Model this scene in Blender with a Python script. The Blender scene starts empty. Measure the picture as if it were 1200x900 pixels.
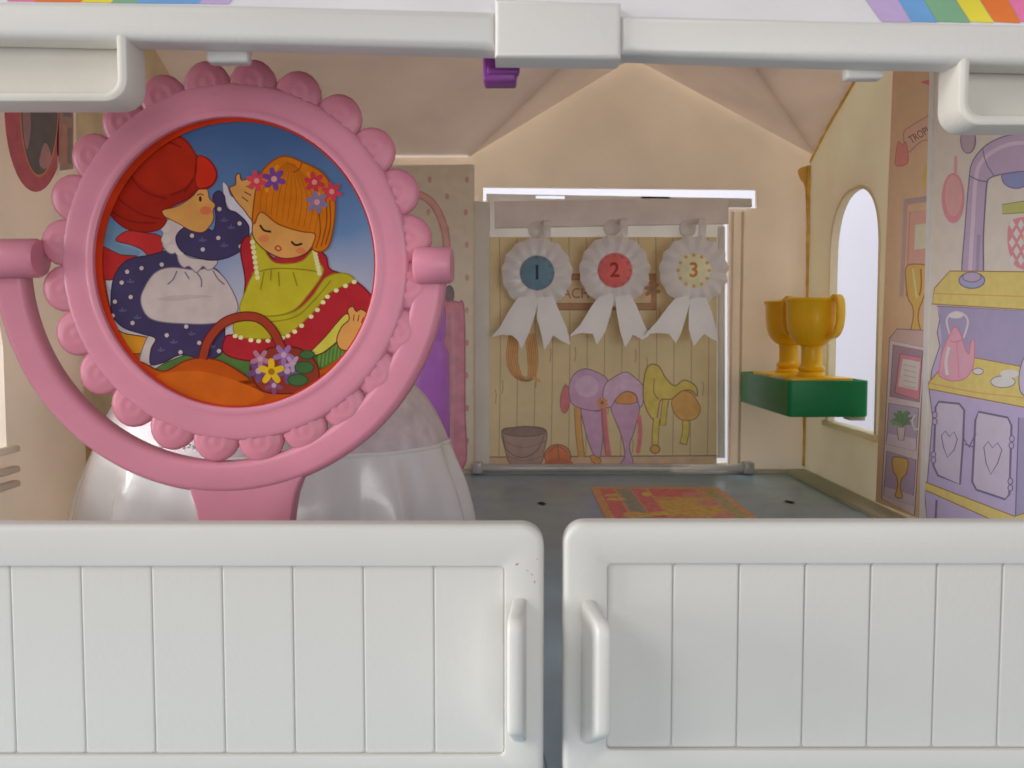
import bpy, bmesh, math, random
from mathutils import Vector, Matrix
from mathutils.geometry import tessellate_polygon
random.seed(7)
SC = bpy.context.scene
COL = SC.collection
PI = math.pi

# ------------------------------------------------------------------ camera
F = 1050.0                       # focal length in pixels of a 1200 x 900 frame
CAM = Vector((0, 0, 0.09))       # metres: a toy photographed from close by
TILT = math.atan(65 / F)
cd = bpy.data.cameras.new('camera'); cam = bpy.data.objects.new('camera', cd); COL.objects.link(cam)
cd.sensor_width = 36; cd.lens = 36 * F / 1200; cd.clip_start = 0.005; cd.clip_end = 50
cam.location = CAM; cam.rotation_euler = (PI / 2 - TILT, 0, 0)
cd.dof.use_dof = True; cd.dof.focus_distance = 0.27; cd.dof.aperture_fstop = 45
SC.camera = cam
SC.render.filter_size = 1.65

# ------------------------------------------------------------------ light
W = bpy.data.worlds.new('World'); SC.world = W; W.use_nodes = True
bg = W.node_tree.nodes['Background']
bg.inputs[0].default_value = (0.86, 0.87, 0.92, 1); bg.inputs[1].default_value = 0.33

def area(name, loc, target, size, power, col):
    l = bpy.data.lights.new(name, 'AREA'); l.size = size; l.energy = power; l.color = col
    o = bpy.data.objects.new(name, l); COL.objects.link(o); o.location = loc
    o.rotation_euler = (Vector(target) - Vector(loc)).to_track_quat('-Z', 'Y').to_euler()
    return o
area('window_light', (-1.55, -1.05, 1.15), (0.05, 0.17, 0.06), 0.8, 14.0, (1, 0.98, 0.95))
area('front_fill_light', (0.35, -1.45, 0.17), (0.03, 0.4, 0.10), 0.8, 10.0, (1, 0.985, 0.96))  # added frontal fill, brightens the doors and the interior
area('left_fill_light', (-0.85, 0.08, 0.13), (0.184, 0.38, 0.10), 0.3, 7.5, (1, 0.985, 0.97))  # added fill through the left opening, brightens gown and right wall
area('back_fill_light', (0.10, 0.80, 0.75), (0.03, 0.56, 0.10), 0.5, 8.5, (1, 0.985, 0.96))  # added fill behind the stable, brightens the translucent walls
area('wall_fill_light', (0.60, 0.20, 0.62), (0.75, 0.62, 0.05), 0.4, 1.25, (0.97, 0.97, 1))  # added lamp that brightens the room wall behind the openings
SC.view_settings.view_transform = 'Standard'; SC.view_settings.look = 'None'
SC.view_settings.exposure = 0.0; SC.view_settings.gamma = 1
SC.cycles.use_denoising = True; SC.cycles.max_bounces = 10; SC.cycles.diffuse_bounces = 6; SC.cycles.transmission_bounces = 6
SC.cycles.caustics_reflective = False; SC.cycles.caustics_refractive = False
SC.cycles.sample_clamp_indirect = 4

FWD = Vector((0, math.cos(TILT), -math.sin(TILT))); UP = Vector((0, math.sin(TILT), math.cos(TILT)))
def ray(px, py): return FWD + Vector(((px - 600) / F, 0, 0)) - UP * ((py - 450) / F)
def atY(px, py, y):
    d = ray(px, py); return CAM + d * (y / d.y)
def atX(px, py, x):
    d = ray(px, py); return CAM + d * (x / d.x)
def atZ(px, py, z):
    d = ray(px, py); return CAM + d * ((z - CAM.z) / d.z)
def atP(px, py, p, n):
    d = ray(px, py); return CAM + d * ((p - CAM).dot(n) / d.dot(n))

# ------------------------------------------------------------------ materials
def lin(c):
    c = c / 255
    return c / 12.92 if c <= 0.04045 else ((c + 0.055) / 1.055) ** 2.4
def S(r, g, b, gain=1.0):
    return tuple(min(0.88, lin(v) * gain) for v in (r, g, b))
MATS = {}
def mat(name, col, rough=0.45, var=0.06, scale=90, bump=0.0, bscale=500, trans=0.0, sss=0.0, spec=0.4,
        speck=None, coat=0.0, transmission=0.0, col2=None):
    if name in MATS: return MATS[name]
    m = bpy.data.materials.new(name); m.use_nodes = True
    nt = m.node_tree; N = nt.nodes; L = nt.links
    p = N['Principled BSDF']; out = N['Material Output']
    tc = N.new('ShaderNodeTexCoord')
    nz = N.new('ShaderNodeTexNoise'); nz.inputs['Scale'].default_value = scale; nz.inputs['Detail'].default_value = 5
    L.new(tc.outputs['Object'], nz.inputs['Vector'])
    mx = N.new('ShaderNodeMix'); mx.data_type = 'RGBA'
    a = tuple(c * (1 - var) for c in col) + (1,); b = tuple(min(0.95, c * (1 + var)) for c in (col2 or col)) + (1,)
    mx.inputs[6].default_value = a; mx.inputs[7].default_value = b
    mr = N.new('ShaderNodeMapRange'); mr.inputs[1].default_value = 0.35; mr.inputs[2].default_value = 0.65
    L.new(nz.outputs[0], mr.inputs[0]); L.new(mr.outputs[0], mx.inputs[0])
    colout = mx.outputs[2]
    if speck:
        sc_, th, sc_col = speck
        n2 = N.new('ShaderNodeTexNoise'); n2.inputs['Scale'].default_value = sc_; n2.inputs['Detail'].default_value = 3
        L.new(tc.outputs['Object'], n2.inputs['Vector'])
        r2 = N.new('ShaderNodeMapRange'); r2.inputs[1].default_value = th; r2.inputs[2].default_value = th + 0.06
        L.new(n2.outputs[0], r2.inputs[0])
        m2 = N.new('ShaderNodeMix'); m2.data_type = 'RGBA'
        L.new(r2.outputs[0], m2.inputs[0]); L.new(colout, m2.inputs[6]); m2.inputs[7].default_value = tuple(sc_col) + (1,)
        colout = m2.outputs[2]
    L.new(colout, p.inputs['Base Color'])
    rr = N.new('ShaderNodeMapRange'); rr.inputs[3].default_value = rough * 0.85; rr.inputs[4].default_value = min(1, rough * 1.2)
    L.new(nz.outputs[0], rr.inputs[0]); L.new(rr.outputs[0], p.inputs['Roughness'])
    p.inputs['Specular IOR Level'].default_value = spec
    p.inputs['Coat Weight'].default_value = coat
    if transmission: p.inputs['Transmission Weight'].default_value = transmission
    if sss:
        p.inputs['Subsurface Weight'].default_value = sss; p.inputs['Subsurface Radius'].default_value = (1, 0.5, 0.4)
        p.inputs['Subsurface Scale'].default_value = 0.003
    if bump:
        n3 = N.new('ShaderNodeTexNoise'); n3.inputs['Scale'].default_value = bscale; n3.inputs['Detail'].default_value = 3
        L.new(tc.outputs['Object'], n3.inputs['Vector'])
        bp = N.new('ShaderNodeBump'); bp.inputs['Strength'].default_value = bump; bp.inputs['Distance'].default_value = 0.0004
        L.new(n3.outputs[0], bp.inputs['Height']); L.new(bp.outputs[0], p.inputs['Normal'])
    if trans:
        t = N.new('ShaderNodeBsdfTranslucent'); L.new(colout, t.inputs['Color'])
        ms = N.new('ShaderNodeMixShader'); ms.inputs[0].default_value = trans
        L.new(p.outputs[0], ms.inputs[1]); L.new(t.outputs[0], ms.inputs[2]); L.new(ms.outputs[0], out.inputs['Surface'])
    MATS[name] = m
    return m

WHITE = mat('white_plastic', (0.65, 0.635, 0.60), 0.42, 0.035, 14, 0.12, 900, speck=(260, 0.79, (0.5, 0.42, 0.3)))
WHITE2 = mat('shaded_white_plastic', (0.63, 0.60, 0.54), 0.42, 0.03, 60, 0.12, 900)  # beige tone carries the shade and warm light of the bracket recesses
ROOFW = mat('roof_white_plastic', (0.86, 0.84, 0.86), 0.5, 0.03, 60, 0.1, 900, trans=0.12)
CREAM = mat('cream_plastic', (0.84, 0.755, 0.64), 0.5, 0.05, 22, 0.15, 500, trans=0.45)
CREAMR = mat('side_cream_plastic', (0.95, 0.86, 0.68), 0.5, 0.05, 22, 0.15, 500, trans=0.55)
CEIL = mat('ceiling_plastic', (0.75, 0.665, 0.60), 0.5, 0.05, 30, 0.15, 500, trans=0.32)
LEFTC = mat('left_wall_plastic', (0.86, 0.775, 0.68), 0.5, 0.05, 25, 0.15, 500, trans=0.3)
YELL = mat('yellowed_plastic', (0.76, 0.66, 0.48), 0.5, 0.1, 60, 0.15, 500, trans=0.2)
ORANGE = mat('orange_streak', (0.95, 0.55, 0.12), 0.5, 0.2, 150)
FLOOR = mat('floor_plastic', (0.33, 0.48, 0.60), 0.25, 0.06, 40, 0.08, 700)
DARK = mat('dark_slot', (0.012, 0.012, 0.015), 0.7)
PINK = mat('pink_plastic', (0.66, 0.262, 0.35), 0.30, 0.05, 40, 0.1, 900, sss=0.3, trans=0.10, spec=0.25)
PINKP = mat('pink_petal_plastic', (0.71, 0.272, 0.36), 0.34, 0.05, 40, 0.1, 900, sss=0.3, trans=0.2, spec=0.3)
YTROPHY = mat('yellow_plastic', (0.92, 0.55, 0.015), 0.28, 0.06, 50, 0.1, 900, sss=0.2, spec=0.3)
GREEN = mat('green_plastic', (0.006, 0.24, 0.075), 0.38, 0.08, 60, 0.15, 900)
PURP = mat('purple_plastic', (0.62, 0.22, 0.86), 0.18, 0.08, 60, spec=0.5, trans=0.1)
DPURP = mat('dark_purple_plastic', (0.26, 0.05, 0.30), 0.4, 0.1, 60)
ROSE = mat('rosette_plastic', (0.93, 0.92, 0.94), 0.2, 0.04, 60, 0.1, 900, trans=0.3)
SATIN = mat('white_satin', (0.94, 0.92, 0.94), 0.18, 0.02, 40, 0.12, 1200, trans=0.08, spec=0.7)
SHEER = mat('sheer_top', (0.76, 0.66, 0.71), 0.3, 0.12, 140, 0.3, 1200, trans=0.08)
SEQ = mat('sequin', (0.85, 0.86, 0.88), 0.12, 0.1, 60, spec=0.8)
PANEL = mat('flap_plastic', (0.93, 0.90, 0.85), 0.4, 0.05, 40, 0.15, 600, trans=0.35)
RAIL = mat('rail_plastic', (0.86, 0.80, 0.77), 0.42, 0.06, 60, 0.15, 600)
CLEAR = mat('clear_hinge_plastic', (0.90, 0.90, 0.88), 0.12, 0.05, 60, spec=0.7, transmission=0.45)

INK = {}
def ink(r, g, b, gain=2.0, var=0.10, scale=160, pale=0.20):
    k = (r, g, b, gain, pale)
    if k not in INK:
        c = S(r, g, b, gain * 0.92); w_ = (0.80, 0.79, 0.80)
        INK[k] = mat('ink_%d_%d_%d_%d_%d' % (r, g, b, round(gain * 100), round(pale * 100)), tuple(a + (q - a) * pale for a, q in zip(c, w_)), 0.45, var * .8, scale, 0.05, 900, spec=0.10)
    return INK[k]
def gradient_ink(name, zlo, zhi, stops):
    m = bpy.data.materials.new(name); m.use_nodes = True
    N = m.node_tree.nodes; L = m.node_tree.links; p = N['Principled BSDF']; p.inputs['Roughness'].default_value = 0.42; p.inputs['Specular IOR Level'].default_value = 0.18
    tc = N.new('ShaderNodeTexCoord'); sp = N.new('ShaderNodeSeparateXYZ'); L.new(tc.outputs['Object'], sp.inputs[0])
    mr = N.new('ShaderNodeMapRange'); mr.inputs[1].default_value = zlo; mr.inputs[2].default_value = zhi
    nz = N.new('ShaderNodeTexNoise'); nz.inputs['Scale'].default_value = 70; L.new(tc.outputs['Object'], nz.inputs['Vector'])
    ad = N.new('ShaderNodeMath'); ad.operation = 'MULTIPLY_ADD'; ad.inputs[1].default_value = 0.012; L.new(nz.outputs[0], ad.inputs[0]); L.new(sp.outputs[2], ad.inputs[2])
    L.new(ad.outputs[0], mr.inputs[0])
    cr = N.new('ShaderNodeValToRGB'); L.new(mr.outputs[0], cr.inputs[0])
    e = cr.color_ramp.elements
    while len(e) < len(stops): e.new(0.5)
    for i, (t, c) in enumerate(stops): e[i].position = t; e[i].color = tuple(c) + (1,)
    L.new(cr.outputs[0], p.inputs['Base Color'])
    return m

# ------------------------------------------------------------------ object helpers
def root(name, loc, label, cat, group=None):
    o = bpy.data.objects.new(name, None); COL.objects.link(o); o.location = loc; o.empty_display_size = 0.01
    o['label'] = label; o['category'] = cat
    if group: o['group'] = group
    return o
def base_of(p):
    while p.parent: p = p.parent
    return p.location
def part(name, verts, faces, m, parent, smooth=False, label=None, mats=None, midx=None, autosmooth=None):
    off = base_of(parent)
    me = bpy.data.meshes.new(name)
    me.from_pydata([Vector(v) - off for v in verts], [], faces)
    for mm in (mats or [m]): me.materials.append(mm)
    if midx: me.polygons.foreach_set('material_index', midx)
    bm = bmesh.new(); bm.from_mesh(me); bmesh.ops.remove_doubles(bm, verts=bm.verts, dist=1e-8)
    if not midx: bmesh.ops.recalc_face_normals(bm, faces=bm.faces)
    if autosmooth:
        for f in bm.faces: f.smooth = True
        for e in bm.edges:
            if len(e.link_faces) == 2 and e.calc_face_angle(0) > math.radians(autosmooth): e.smooth = False
    bm.to_mesh(me); bm.free()
    if smooth: me.polygons.foreach_set('use_smooth', [True] * len(me.polygons))
    o = bpy.data.objects.new(name, me); COL.objects.link(o); o.parent = parent
    if label: o['label'] = label
    return o
def copy_part(o, parent, delta=None, matrix=None):
    c = o.copy(); COL.objects.link(c); c.parent = parent
    if matrix: c.matrix_local = matrix
    if delta: c.location = o.location + Vector(delta)
    return c

def spline(pts, closed=True, n=6):
    out = []; N = len(pts)
    rng = range(N) if closed else range(N - 1)
    g = (lambda i: pts[i % N]) if closed else (lambda i: pts[max(0, min(N - 1, i))])
    for i in rng:
        p0, p1, p2, p3 = g(i - 1), g(i), g(i + 1), g(i + 2)
        for k in range(n):
            t = k / n; t2 = t * t; t3 = t2 * t
            out.append(tuple(0.5 * (2 * b + (c - a) * t + (2 * a - 5 * b + 4 * c - d) * t2 + (3 * b - a - 3 * c + d) * t3)
                             for a, b, c, d in zip(p0, p1, p2, p3)))
    if not closed: out.append(tuple(pts[-1]))
    return out
def rrect(x0, x1, z0, z1, r, n=6):
    out = []
    for cx, cz, a in ((x1 - r, z1 - r, 0), (x0 + r, z1 - r, 90), (x0 + r, z0 + r, 180), (x1 - r, z0 + r, 270)):
        for k in range(n + 1):
            t = math.radians(a + 90 * k / n); out.append((cx + r * math.cos(t), cz + r * math.sin(t)))
    return out
def inset(poly, d):
    """offset a closed counter-clockwise outline inwards by d"""
    n = len(poly); area2 = sum(poly[i][0] * poly[(i + 1) % n][1] - poly[(i + 1) % n][0] * poly[i][1] for i in range(n))
    s = 1 if area2 > 0 else -1; out = []
    for i in range(n):
        a, b, c = Vector(poly[i - 1]), Vector(poly[i]), Vector(poly[(i + 1) % n])
        e1 = (b - a); e2 = (c - b)
        e1 = e1.normalized() if e1.length > 1e-9 else e2.normalized(); e2 = e2.normalized() if e2.length > 1e-9 else e1
        n1 = Vector((-e1.y, e1.x)) * s; n2 = Vector((-e2.y, e2.x)) * s
        m = n1 + n2; m = m.normalized() if m.length > 1e-6 else n1
        k = max(0.4, m.dot(n1)); q = b + m * (d / k); out.append((q.x, q.y))
    return out
def plate(poly, lo, hi, r, f, steps=3, both=False):
    """solid from an outline; f(u, v, w) maps to the world, face 'hi' gets rounded edges of radius r"""
    loops = []
    if both:
        for k in range(steps, 0, -1):
            a = PI / 2 * k / steps; sg = 1 if hi > lo else -1
            loops.append((inset(poly, r * (1 - math.cos(a))), lo + sg * r * (1 - math.sin(a))))
    else: loops.append((poly, lo))
    sg = 1 if hi > lo else -1
    for k in range(steps + 1):
        a = PI / 2 * k / steps
        loops.append((inset(poly, r * (1 - math.cos(a))) if k else poly, hi - sg * r * (1 - math.sin(a))))
    V = []; Fc = []; n = len(poly)
    for lp, w in loops: V += [f(u, v, w) for u, v in lp]
    for j in range(len(loops) - 1):
        for i in range(n): Fc.append((j * n + i, j * n + (i + 1) % n, (j + 1) * n + (i + 1) % n, (j + 1) * n + i))
    Fc.append(tuple(range(n))); Fc.append(tuple(range((len(loops) - 1) * n, len(loops) * n)))
    return V, Fc
def solid(outer, holes, f, w0, w1):
    """slab with holes; f(u, v, w) maps to the world"""
    loops = [outer] + holes; V = []; Fc = []
    tris = tessellate_polygon([[Vector((u, v, 0)) for u, v in lp] for lp in loops])
    flat = [p for lp in loops for p in lp]; n = len(flat)
    V = [f(u, v, w0) for u, v in flat] + [f(u, v, w1) for u, v in flat]
    for t in tris: Fc.append(tuple(t)); Fc.append(tuple(i + n for i in reversed(t)))
    k = 0
    for lp in loops:
        m = len(lp)
        for i in range(m): Fc.append((k + i, k + (i + 1) % m, k + (i + 1) % m + n, k + i + n))
        k += m
    return V, Fc
def join(*vf):
    V = []; Fc = []
    for v, f in vf:
        k = len(V); V += v; Fc += [tuple(i + k for i in q) for q in f]
    return V, Fc
def box(x0, x1, y0, y1, z0, z1, r=0.0):
    if r == 0: r = 0.12 * min(x1 - x0, y1 - y0, z1 - z0)
    return plate(rrect(x0, x1, z0, z1, r, 3), y1, y0, r, lambda u, v, w: (u, w, v), 3, both=True)
def lathe(profile, c, e1, e2, n, seg=48, fr=None):
    V = []; Fc = []; m = len(profile)
    for i in range(seg):
        a = 2 * PI * i / seg
        for r, h in profile:
            rr = fr(r, h, a) if fr else r
            V.append(c + (e1 * math.cos(a) + e2 * math.sin(a)) * rr + n * h)
    for i in range(seg):
        for j in range(m - 1):
            Fc.append((i * m + j, ((i + 1) % seg) * m + j, ((i + 1) % seg) * m + j + 1, i * m + j + 1))
    return V, Fc
def sweep(path, prof, side, closed=False):
    """sweep a profile [(a, b)] along path; side(i, t) -> the two axes"""
    V = []; Fc = []; m = len(prof); n = len(path)
    for i, p in enumerate(path):
        t = (path[min(n - 1, i + 1)] - path[max(0, i - 1)]).normalized(); A, B = side(i, t)
        V += [p + A * a + B * b for a, b in prof]
    for i in range(n - 1):
        for j in range(m): Fc.append((i * m + j, i * m + (j + 1) % m, (i + 1) * m + (j + 1) % m, (i + 1) * m + j))
    Fc.append(tuple(range(m))); Fc.append(tuple(range((n - 1) * m, n * m)))
    return V, Fc

_txt = {}
def text_geo(s, bold=0.0):
    if (s, bold) in _txt: return _txt[(s, bold)]
    cu = bpy.data.curves.new('t', 'FONT'); cu.body = s; cu.align_x = 'CENTER'; cu.align_y = 'CENTER'; cu.offset = bold; cu.resolution_u = 4
    o = bpy.data.objects.new('t', cu); COL.objects.link(o)
    dg = bpy.context.evaluated_depsgraph_get(); me = bpy.data.meshes.new_from_object(o.evaluated_get(dg))
    r = ([(v.co.x, v.co.y) for v in me.vertices], [tuple(p.vertices) for p in me.polygons])
    bpy.data.objects.remove(o); bpy.data.curves.remove(cu); bpy.data.meshes.remove(me)
    _txt[(s, bold)] = r
    return r

class Print:
    """flat printed artwork: thin coloured inks stacked on one plane, built as ONE mesh"""
    def __init__(self, at, normal, crop=(0, 0, 1), step=1e-6):
        self.at = at; self.n = Vector(normal); self.crop = crop; self.k = 1; self.step = step
        self.V = []; self.F = []; self.M = []; self.mats = []
    def w(self, p):
        ox, oy, s = self.crop; return self.at(ox + p[0] / s, oy + p[1] / s) + self.n * (self.step * self.k)
    def mi(self, m):
        if m not in self.mats: self.mats.append(m)
        return self.mats.index(m)
    def fill(self, pts, m, smooth=True, outline=None, ow=3):
        q = spline(pts) if smooth else list(pts)
        b = len(self.V); self.V += [self.w(p) for p in q]
        for t in tessellate_polygon([[Vector((u, v, 0)) for u, v in q]]):
            self.F.append(tuple(b + i for i in t)); self.M.append(self.mi(m))
        self.k += 1
        if outline: self.line(q, ow, outline, closed=True, smooth=False)
    def ell(self, cx, cy, rx, ry, m, outline=None, ow=3, n=28):
        self.fill([(cx + rx * math.cos(2 * PI * i / n), cy + ry * math.sin(2 * PI * i / n)) for i in range(n)], m, False, outline, ow)
    def line(self, pts, width, m, closed=False, smooth=True):
        q = spline(pts, closed) if smooth else list(pts); n = len(q); b = len(self.V)
        for i in range(n):
            a = Vector(q[(i - 1) % n] if closed else q[max(0, i - 1)]); c = Vector(q[(i + 1) % n] if closed else q[min(n - 1, i + 1)])
            t = c - a; t = t.normalized() if t.length > 1e-9 else Vector((1, 0)); nn = Vector((-t.y, t.x)) * width / 2
            self.V += [self.w(Vector(q[i]) + nn), self.w(Vector(q[i]) - nn)]
        for i in range(n if closed else n - 1):
            j = (i + 1) % n; self.F.append((b + 2 * i, b + 2 * i + 1, b + 2 * j + 1, b + 2 * j)); self.M.append(self.mi(m))
        self.k += 1
    def text(self, s, cx, cy, size, m, ang=0, bold=0.0, sx=1.0):
        V, Fc = text_geo(s, bold); b = len(self.V); c, d = math.cos(ang), math.sin(ang)
        for x, y in V:
            x *= size * sx; y *= size
            self.V.append(self.w((cx + x * c + y * d, cy + x * d - y * c)))
        for f in Fc: self.F.append(tuple(b + i for i in f)); self.M.append(self.mi(m))
        self.k += 1
    def flower(self, cx, cy, r, m, mc, n=6, a0=0.3):
        for i in range(n):
            a = a0 + 2 * PI * i / n; ca, sa = math.cos(a), math.sin(a)
            self.fill([(cx + ca * r * 0.25 - sa * r * .22, cy + sa * r * .25 + ca * r * .22), (cx + ca * r - sa * r * .2, cy + sa * r + ca * r * .2),
                       (cx + ca * r + sa * r * .2, cy + sa * r - ca * r * .2), (cx + ca * r * .25 + sa * r * .22, cy + sa * r * .25 - ca * r * .22)], m)
        self.ell(cx, cy, r * 0.28, r * 0.28, mc, n=12)
    def build(self, name, parent, label=None):
        return part(name, self.V, self.F, None, parent, mats=self.mats, midx=self.M, label=label)

# ================================================================== ROOM WALLS seen through the openings
def wall_sheet(name, q, m):
    me = bpy.data.meshes.new(name); n_ = (q[1] - q[0]).cross(q[2] - q[0]).normalized() * 0.02
    me.from_pydata(q + [v + n_ for v in q], [], [(0, 1, 2, 3), (7, 6, 5, 4), (0, 1, 5, 4), (1, 2, 6, 5), (2, 3, 7, 6), (3, 0, 4, 7)])
    me.materials.append(m); o = bpy.data.objects.new(name, me); COL.objects.link(o); o['kind'] = 'structure'
    return o
RWALL = mat('room_wall_paint', (0.60, 0.60, 0.67), 0.8, 0.02, 6, 0.1, 60)
wall_sheet('room_wall', [Vector((0.92, -0.1, -0.3)), Vector((0.92, 1.1, -0.3)), Vector((0.92, 1.1, 1.0)), Vector((0.92, -0.1, 1.0))], RWALL)
wall_sheet('room_wall', [Vector((0.915, 1.1, -0.3)), Vector((-0.8, 1.1, -0.3)), Vector((-0.8, 1.1, 1.0)), Vector((0.915, 1.1, 1.0))], RWALL)

# ================================================================== THE TOY STABLE
YB = 0.56; XR = 0.184; XL = -0.170; YF = 0.17
ZE = 0.1956; M_SL = 0.39; YR = 0.38; ZR = ZE + M_SL * (YB - YR)
stable = root('toy_stable', (0, 0.36, 0), 'cream and white plastic toy stable with grey floor and printed inner walls', 'toy stable')

# floor plate
part('floor', *box(-0.196, 0.2, 0.12, 0.575, -0.004, 0.0, 0.0008), FLOOR, stable, autosmooth=40)
for (px, py, w, h, nm) in ((635, 590, 0.0026, 0.0042, 0), (925, 588, 0.0028, 0.004, 1)):
    c = atZ(px, py, 0.0002)
    part('floor_slot', [(c.x - w, c.y + h * .3, 0.0003), (c.x, c.y - h, 0.0003), (c.x + w, c.y - h * .3, 0.0003), (c.x, c.y + h, 0.0003)], [(0, 1, 2, 3)], DARK, stable)
seam = Print(lambda x, y: atZ(x, y, 0.0001), (0, 0, 1))
for x0 in (-0.004, 0.004): pass
seam.V = []; b = 0
def floor_line(xa, ya, xb, yb, w):
    i = len(seam.V); seam.V += [Vector((xa - w, ya, .0001)), Vector((xa + w, ya, .0001)), Vector((xb + w, yb, .0001)), Vector((xb - w, yb, .0001))]
    seam.F.append((i, i + 1, i + 2, i + 3)); seam.M.append(seam.mi(ink(40, 40, 48, 1.0)))
floor_line(0.0055, 0.16, -0.001, 0.33, 0.00012); floor_line(0.0085, 0.16, 0.004, 0.22, 0.00012)
seam.build('floor_scratch', stable)
# cream kerb along the right wall
part('floor_kerb', *box(0.1715, XR + 0.002, 0.19, YB - 0.001, -0.001, 0.0022, 0.0009), CREAMR, stable, autosmooth=50)
part('floor_kerb', *box(-0.15, 0.171, YB - 0.007, YB - 0.001, -0.001, 0.0020, 0.0009), CREAM, stable, autosmooth=50)

# printed rug on the floor
rug = Print(lambda x, y: atZ(x, y, 0.0002), (0, 0, 1))
X0, X1, Y0, Y1 = 0.0445, 0.1165, 0.335, 0.5035
def rg(u, v): return Vector((X0 + (X1 - X0) * u, Y0 + (Y1 - Y0) * v, 0.0002))
rug.at = lambda x, y: rg(x, y)
sq = lambda a, b, c, d: [(a, b), (c, b), (c, d), (a, d)]
rug.fill(sq(0, 0, 1, 1), ink(190, 130, 60, 1.9), False)
rug.fill(sq(.025, .015, .975, .985), ink(205, 135, 70, 1.9, .25, 300), False)
for (a, c, e, d, col) in ((.06, .03, .17, .97, (205, 75, 80)), (.19, .03, .30, .97, (120, 125, 110)), (.31, .40, .42, .97, (205, 80, 90)), (.86, .03, .95, .97, (150, 140, 80)), (.44, .55, .82, .80, (215, 150, 40)), (.44, .83, .80, .97, (205, 75, 85)), (.44, .25, .82, .52, (205, 85, 60))):
    rug.fill(sq(a, c, e, d), ink(*col, 1.9, .2, 300), False)
for i in range(34):
    a = random.uniform(.06, .78); c = random.uniform(.04, .88)
    wv = random.uniform(.06, .2); hv = random.uniform(.03, .08)
    m = ink(*random.choice([(215, 130, 50), (205, 100, 95), (220, 165, 50), (205, 115, 110), (215, 150, 60), (140, 140, 95)]), 1.9, 0.2, 300)
    rug.fill([(a, c), (a + wv * .6, c - hv * .2), (a + wv, c + hv * .4), (a + wv * .7, c + hv), (a + wv * .1, c + hv * .8)], m)
rug.build('printed_rug', stable, 'orange and pink patterned rug sticker on the grey floor')

# ---- back wall (with the cut-out behind the tack-room flap)
def bw(px, py): p = atY(px, py, YB); return (p.x, p.z)
fy = lambda u, v, w: (u, w, v)
AP = bw(742, 68); EL = (bw(550, 193)[0], ZE); ER = (XR, ZE)
hole = [bw(*p) for p in ((566, 219), (887, 222), (887, 244), (854, 244), (854, 542), (566, 542))]
outer = [(-0.196, -0.002), (XR + 0.004, -0.002), (XR + 0.004, ZE), (ER[0], ER[1]), AP, EL, (-0.196, EL[1])]
part('back_wall', *solid([(-0.196, -0.002), (XR + 0.004, -0.002), (XR + 0.004, ZE), AP, EL, (-0.196, EL[1])], [hole], fy, YB, YB + 0.004), CREAM, stable)
# thin ridges of the frame beside the cut-out
for px in (862, 874):
    part('frame_ridge', *box(bw(px - 1.5, 0)[0], bw(px + 1.5, 0)[0], YB - 0.0016, YB - 0.0001, 0.004, bw(0, 248)[1], 0.0005), CREAM, stable, autosmooth=50)
# ---- ceiling: back roof slope with cross gable, built as slabs
def zs(y): return ZE + M_SL * (YB - y)
YA = YB - (AP[1] - ZE) / M_SL
R = Vector((AP[0], YA, AP[1]))
V = [Vector((-0.2, YB, zs(YB))), Vector((EL[0], YB, zs(YB))), R, Vector((XR + .004, YB, zs(YB))), Vector((XR + .004, YR, ZR)), Vector((-0.2, YR, ZR))]
Vt = [v + Vector((0, 0, 0.004)) for v in V]
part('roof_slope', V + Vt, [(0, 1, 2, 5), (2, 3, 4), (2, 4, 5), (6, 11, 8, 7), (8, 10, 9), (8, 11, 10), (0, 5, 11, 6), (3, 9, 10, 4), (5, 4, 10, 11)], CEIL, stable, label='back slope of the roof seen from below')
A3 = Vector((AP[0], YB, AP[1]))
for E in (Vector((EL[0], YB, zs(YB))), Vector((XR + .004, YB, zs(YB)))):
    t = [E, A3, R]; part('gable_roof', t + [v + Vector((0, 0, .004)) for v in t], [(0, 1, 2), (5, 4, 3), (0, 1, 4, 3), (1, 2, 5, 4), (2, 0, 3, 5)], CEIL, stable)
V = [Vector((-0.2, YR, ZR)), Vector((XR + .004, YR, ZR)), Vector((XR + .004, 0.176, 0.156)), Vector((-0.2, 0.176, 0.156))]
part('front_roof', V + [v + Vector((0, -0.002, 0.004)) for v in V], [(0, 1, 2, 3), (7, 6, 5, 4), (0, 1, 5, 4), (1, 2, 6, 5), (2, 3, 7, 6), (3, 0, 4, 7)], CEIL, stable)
# ---- right wall with an arched window
def rw(px, py, x=XR): p = atX(px, py, x); return (p.y, p.z)
fx = lambda u, v, w: (w, u, v)
ya, yb_ = 0.4515, 0.5215; z0, ztop = 0.036, 0.1650; zsp = 0.128
arch = [(ya, z0), (yb_, z0)] + [((ya + yb_) / 2 + (yb_ - ya) / 2 * math.copysign(abs(math.cos(PI * k / 24)) ** 0.82, math.cos(PI * k / 24)), zsp + (ztop - zsp) * abs(math.sin(PI * k / 24)) ** 0.82) for k in range(25)]
rwall = [(0.19, -0.002), (YB, -0.002), (YB, ZE), (YR, ZR), (0.19, 0.162)]
arch2 = [(u - 0.219, v) for u, v in arch]  # unseen second opening, added to let more light in
part('side_wall', *solid(rwall, [arch, arch2], fx, XR, XR + 0.0045), CREAMR, stable, label='right wall with an arched window opening')
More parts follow.
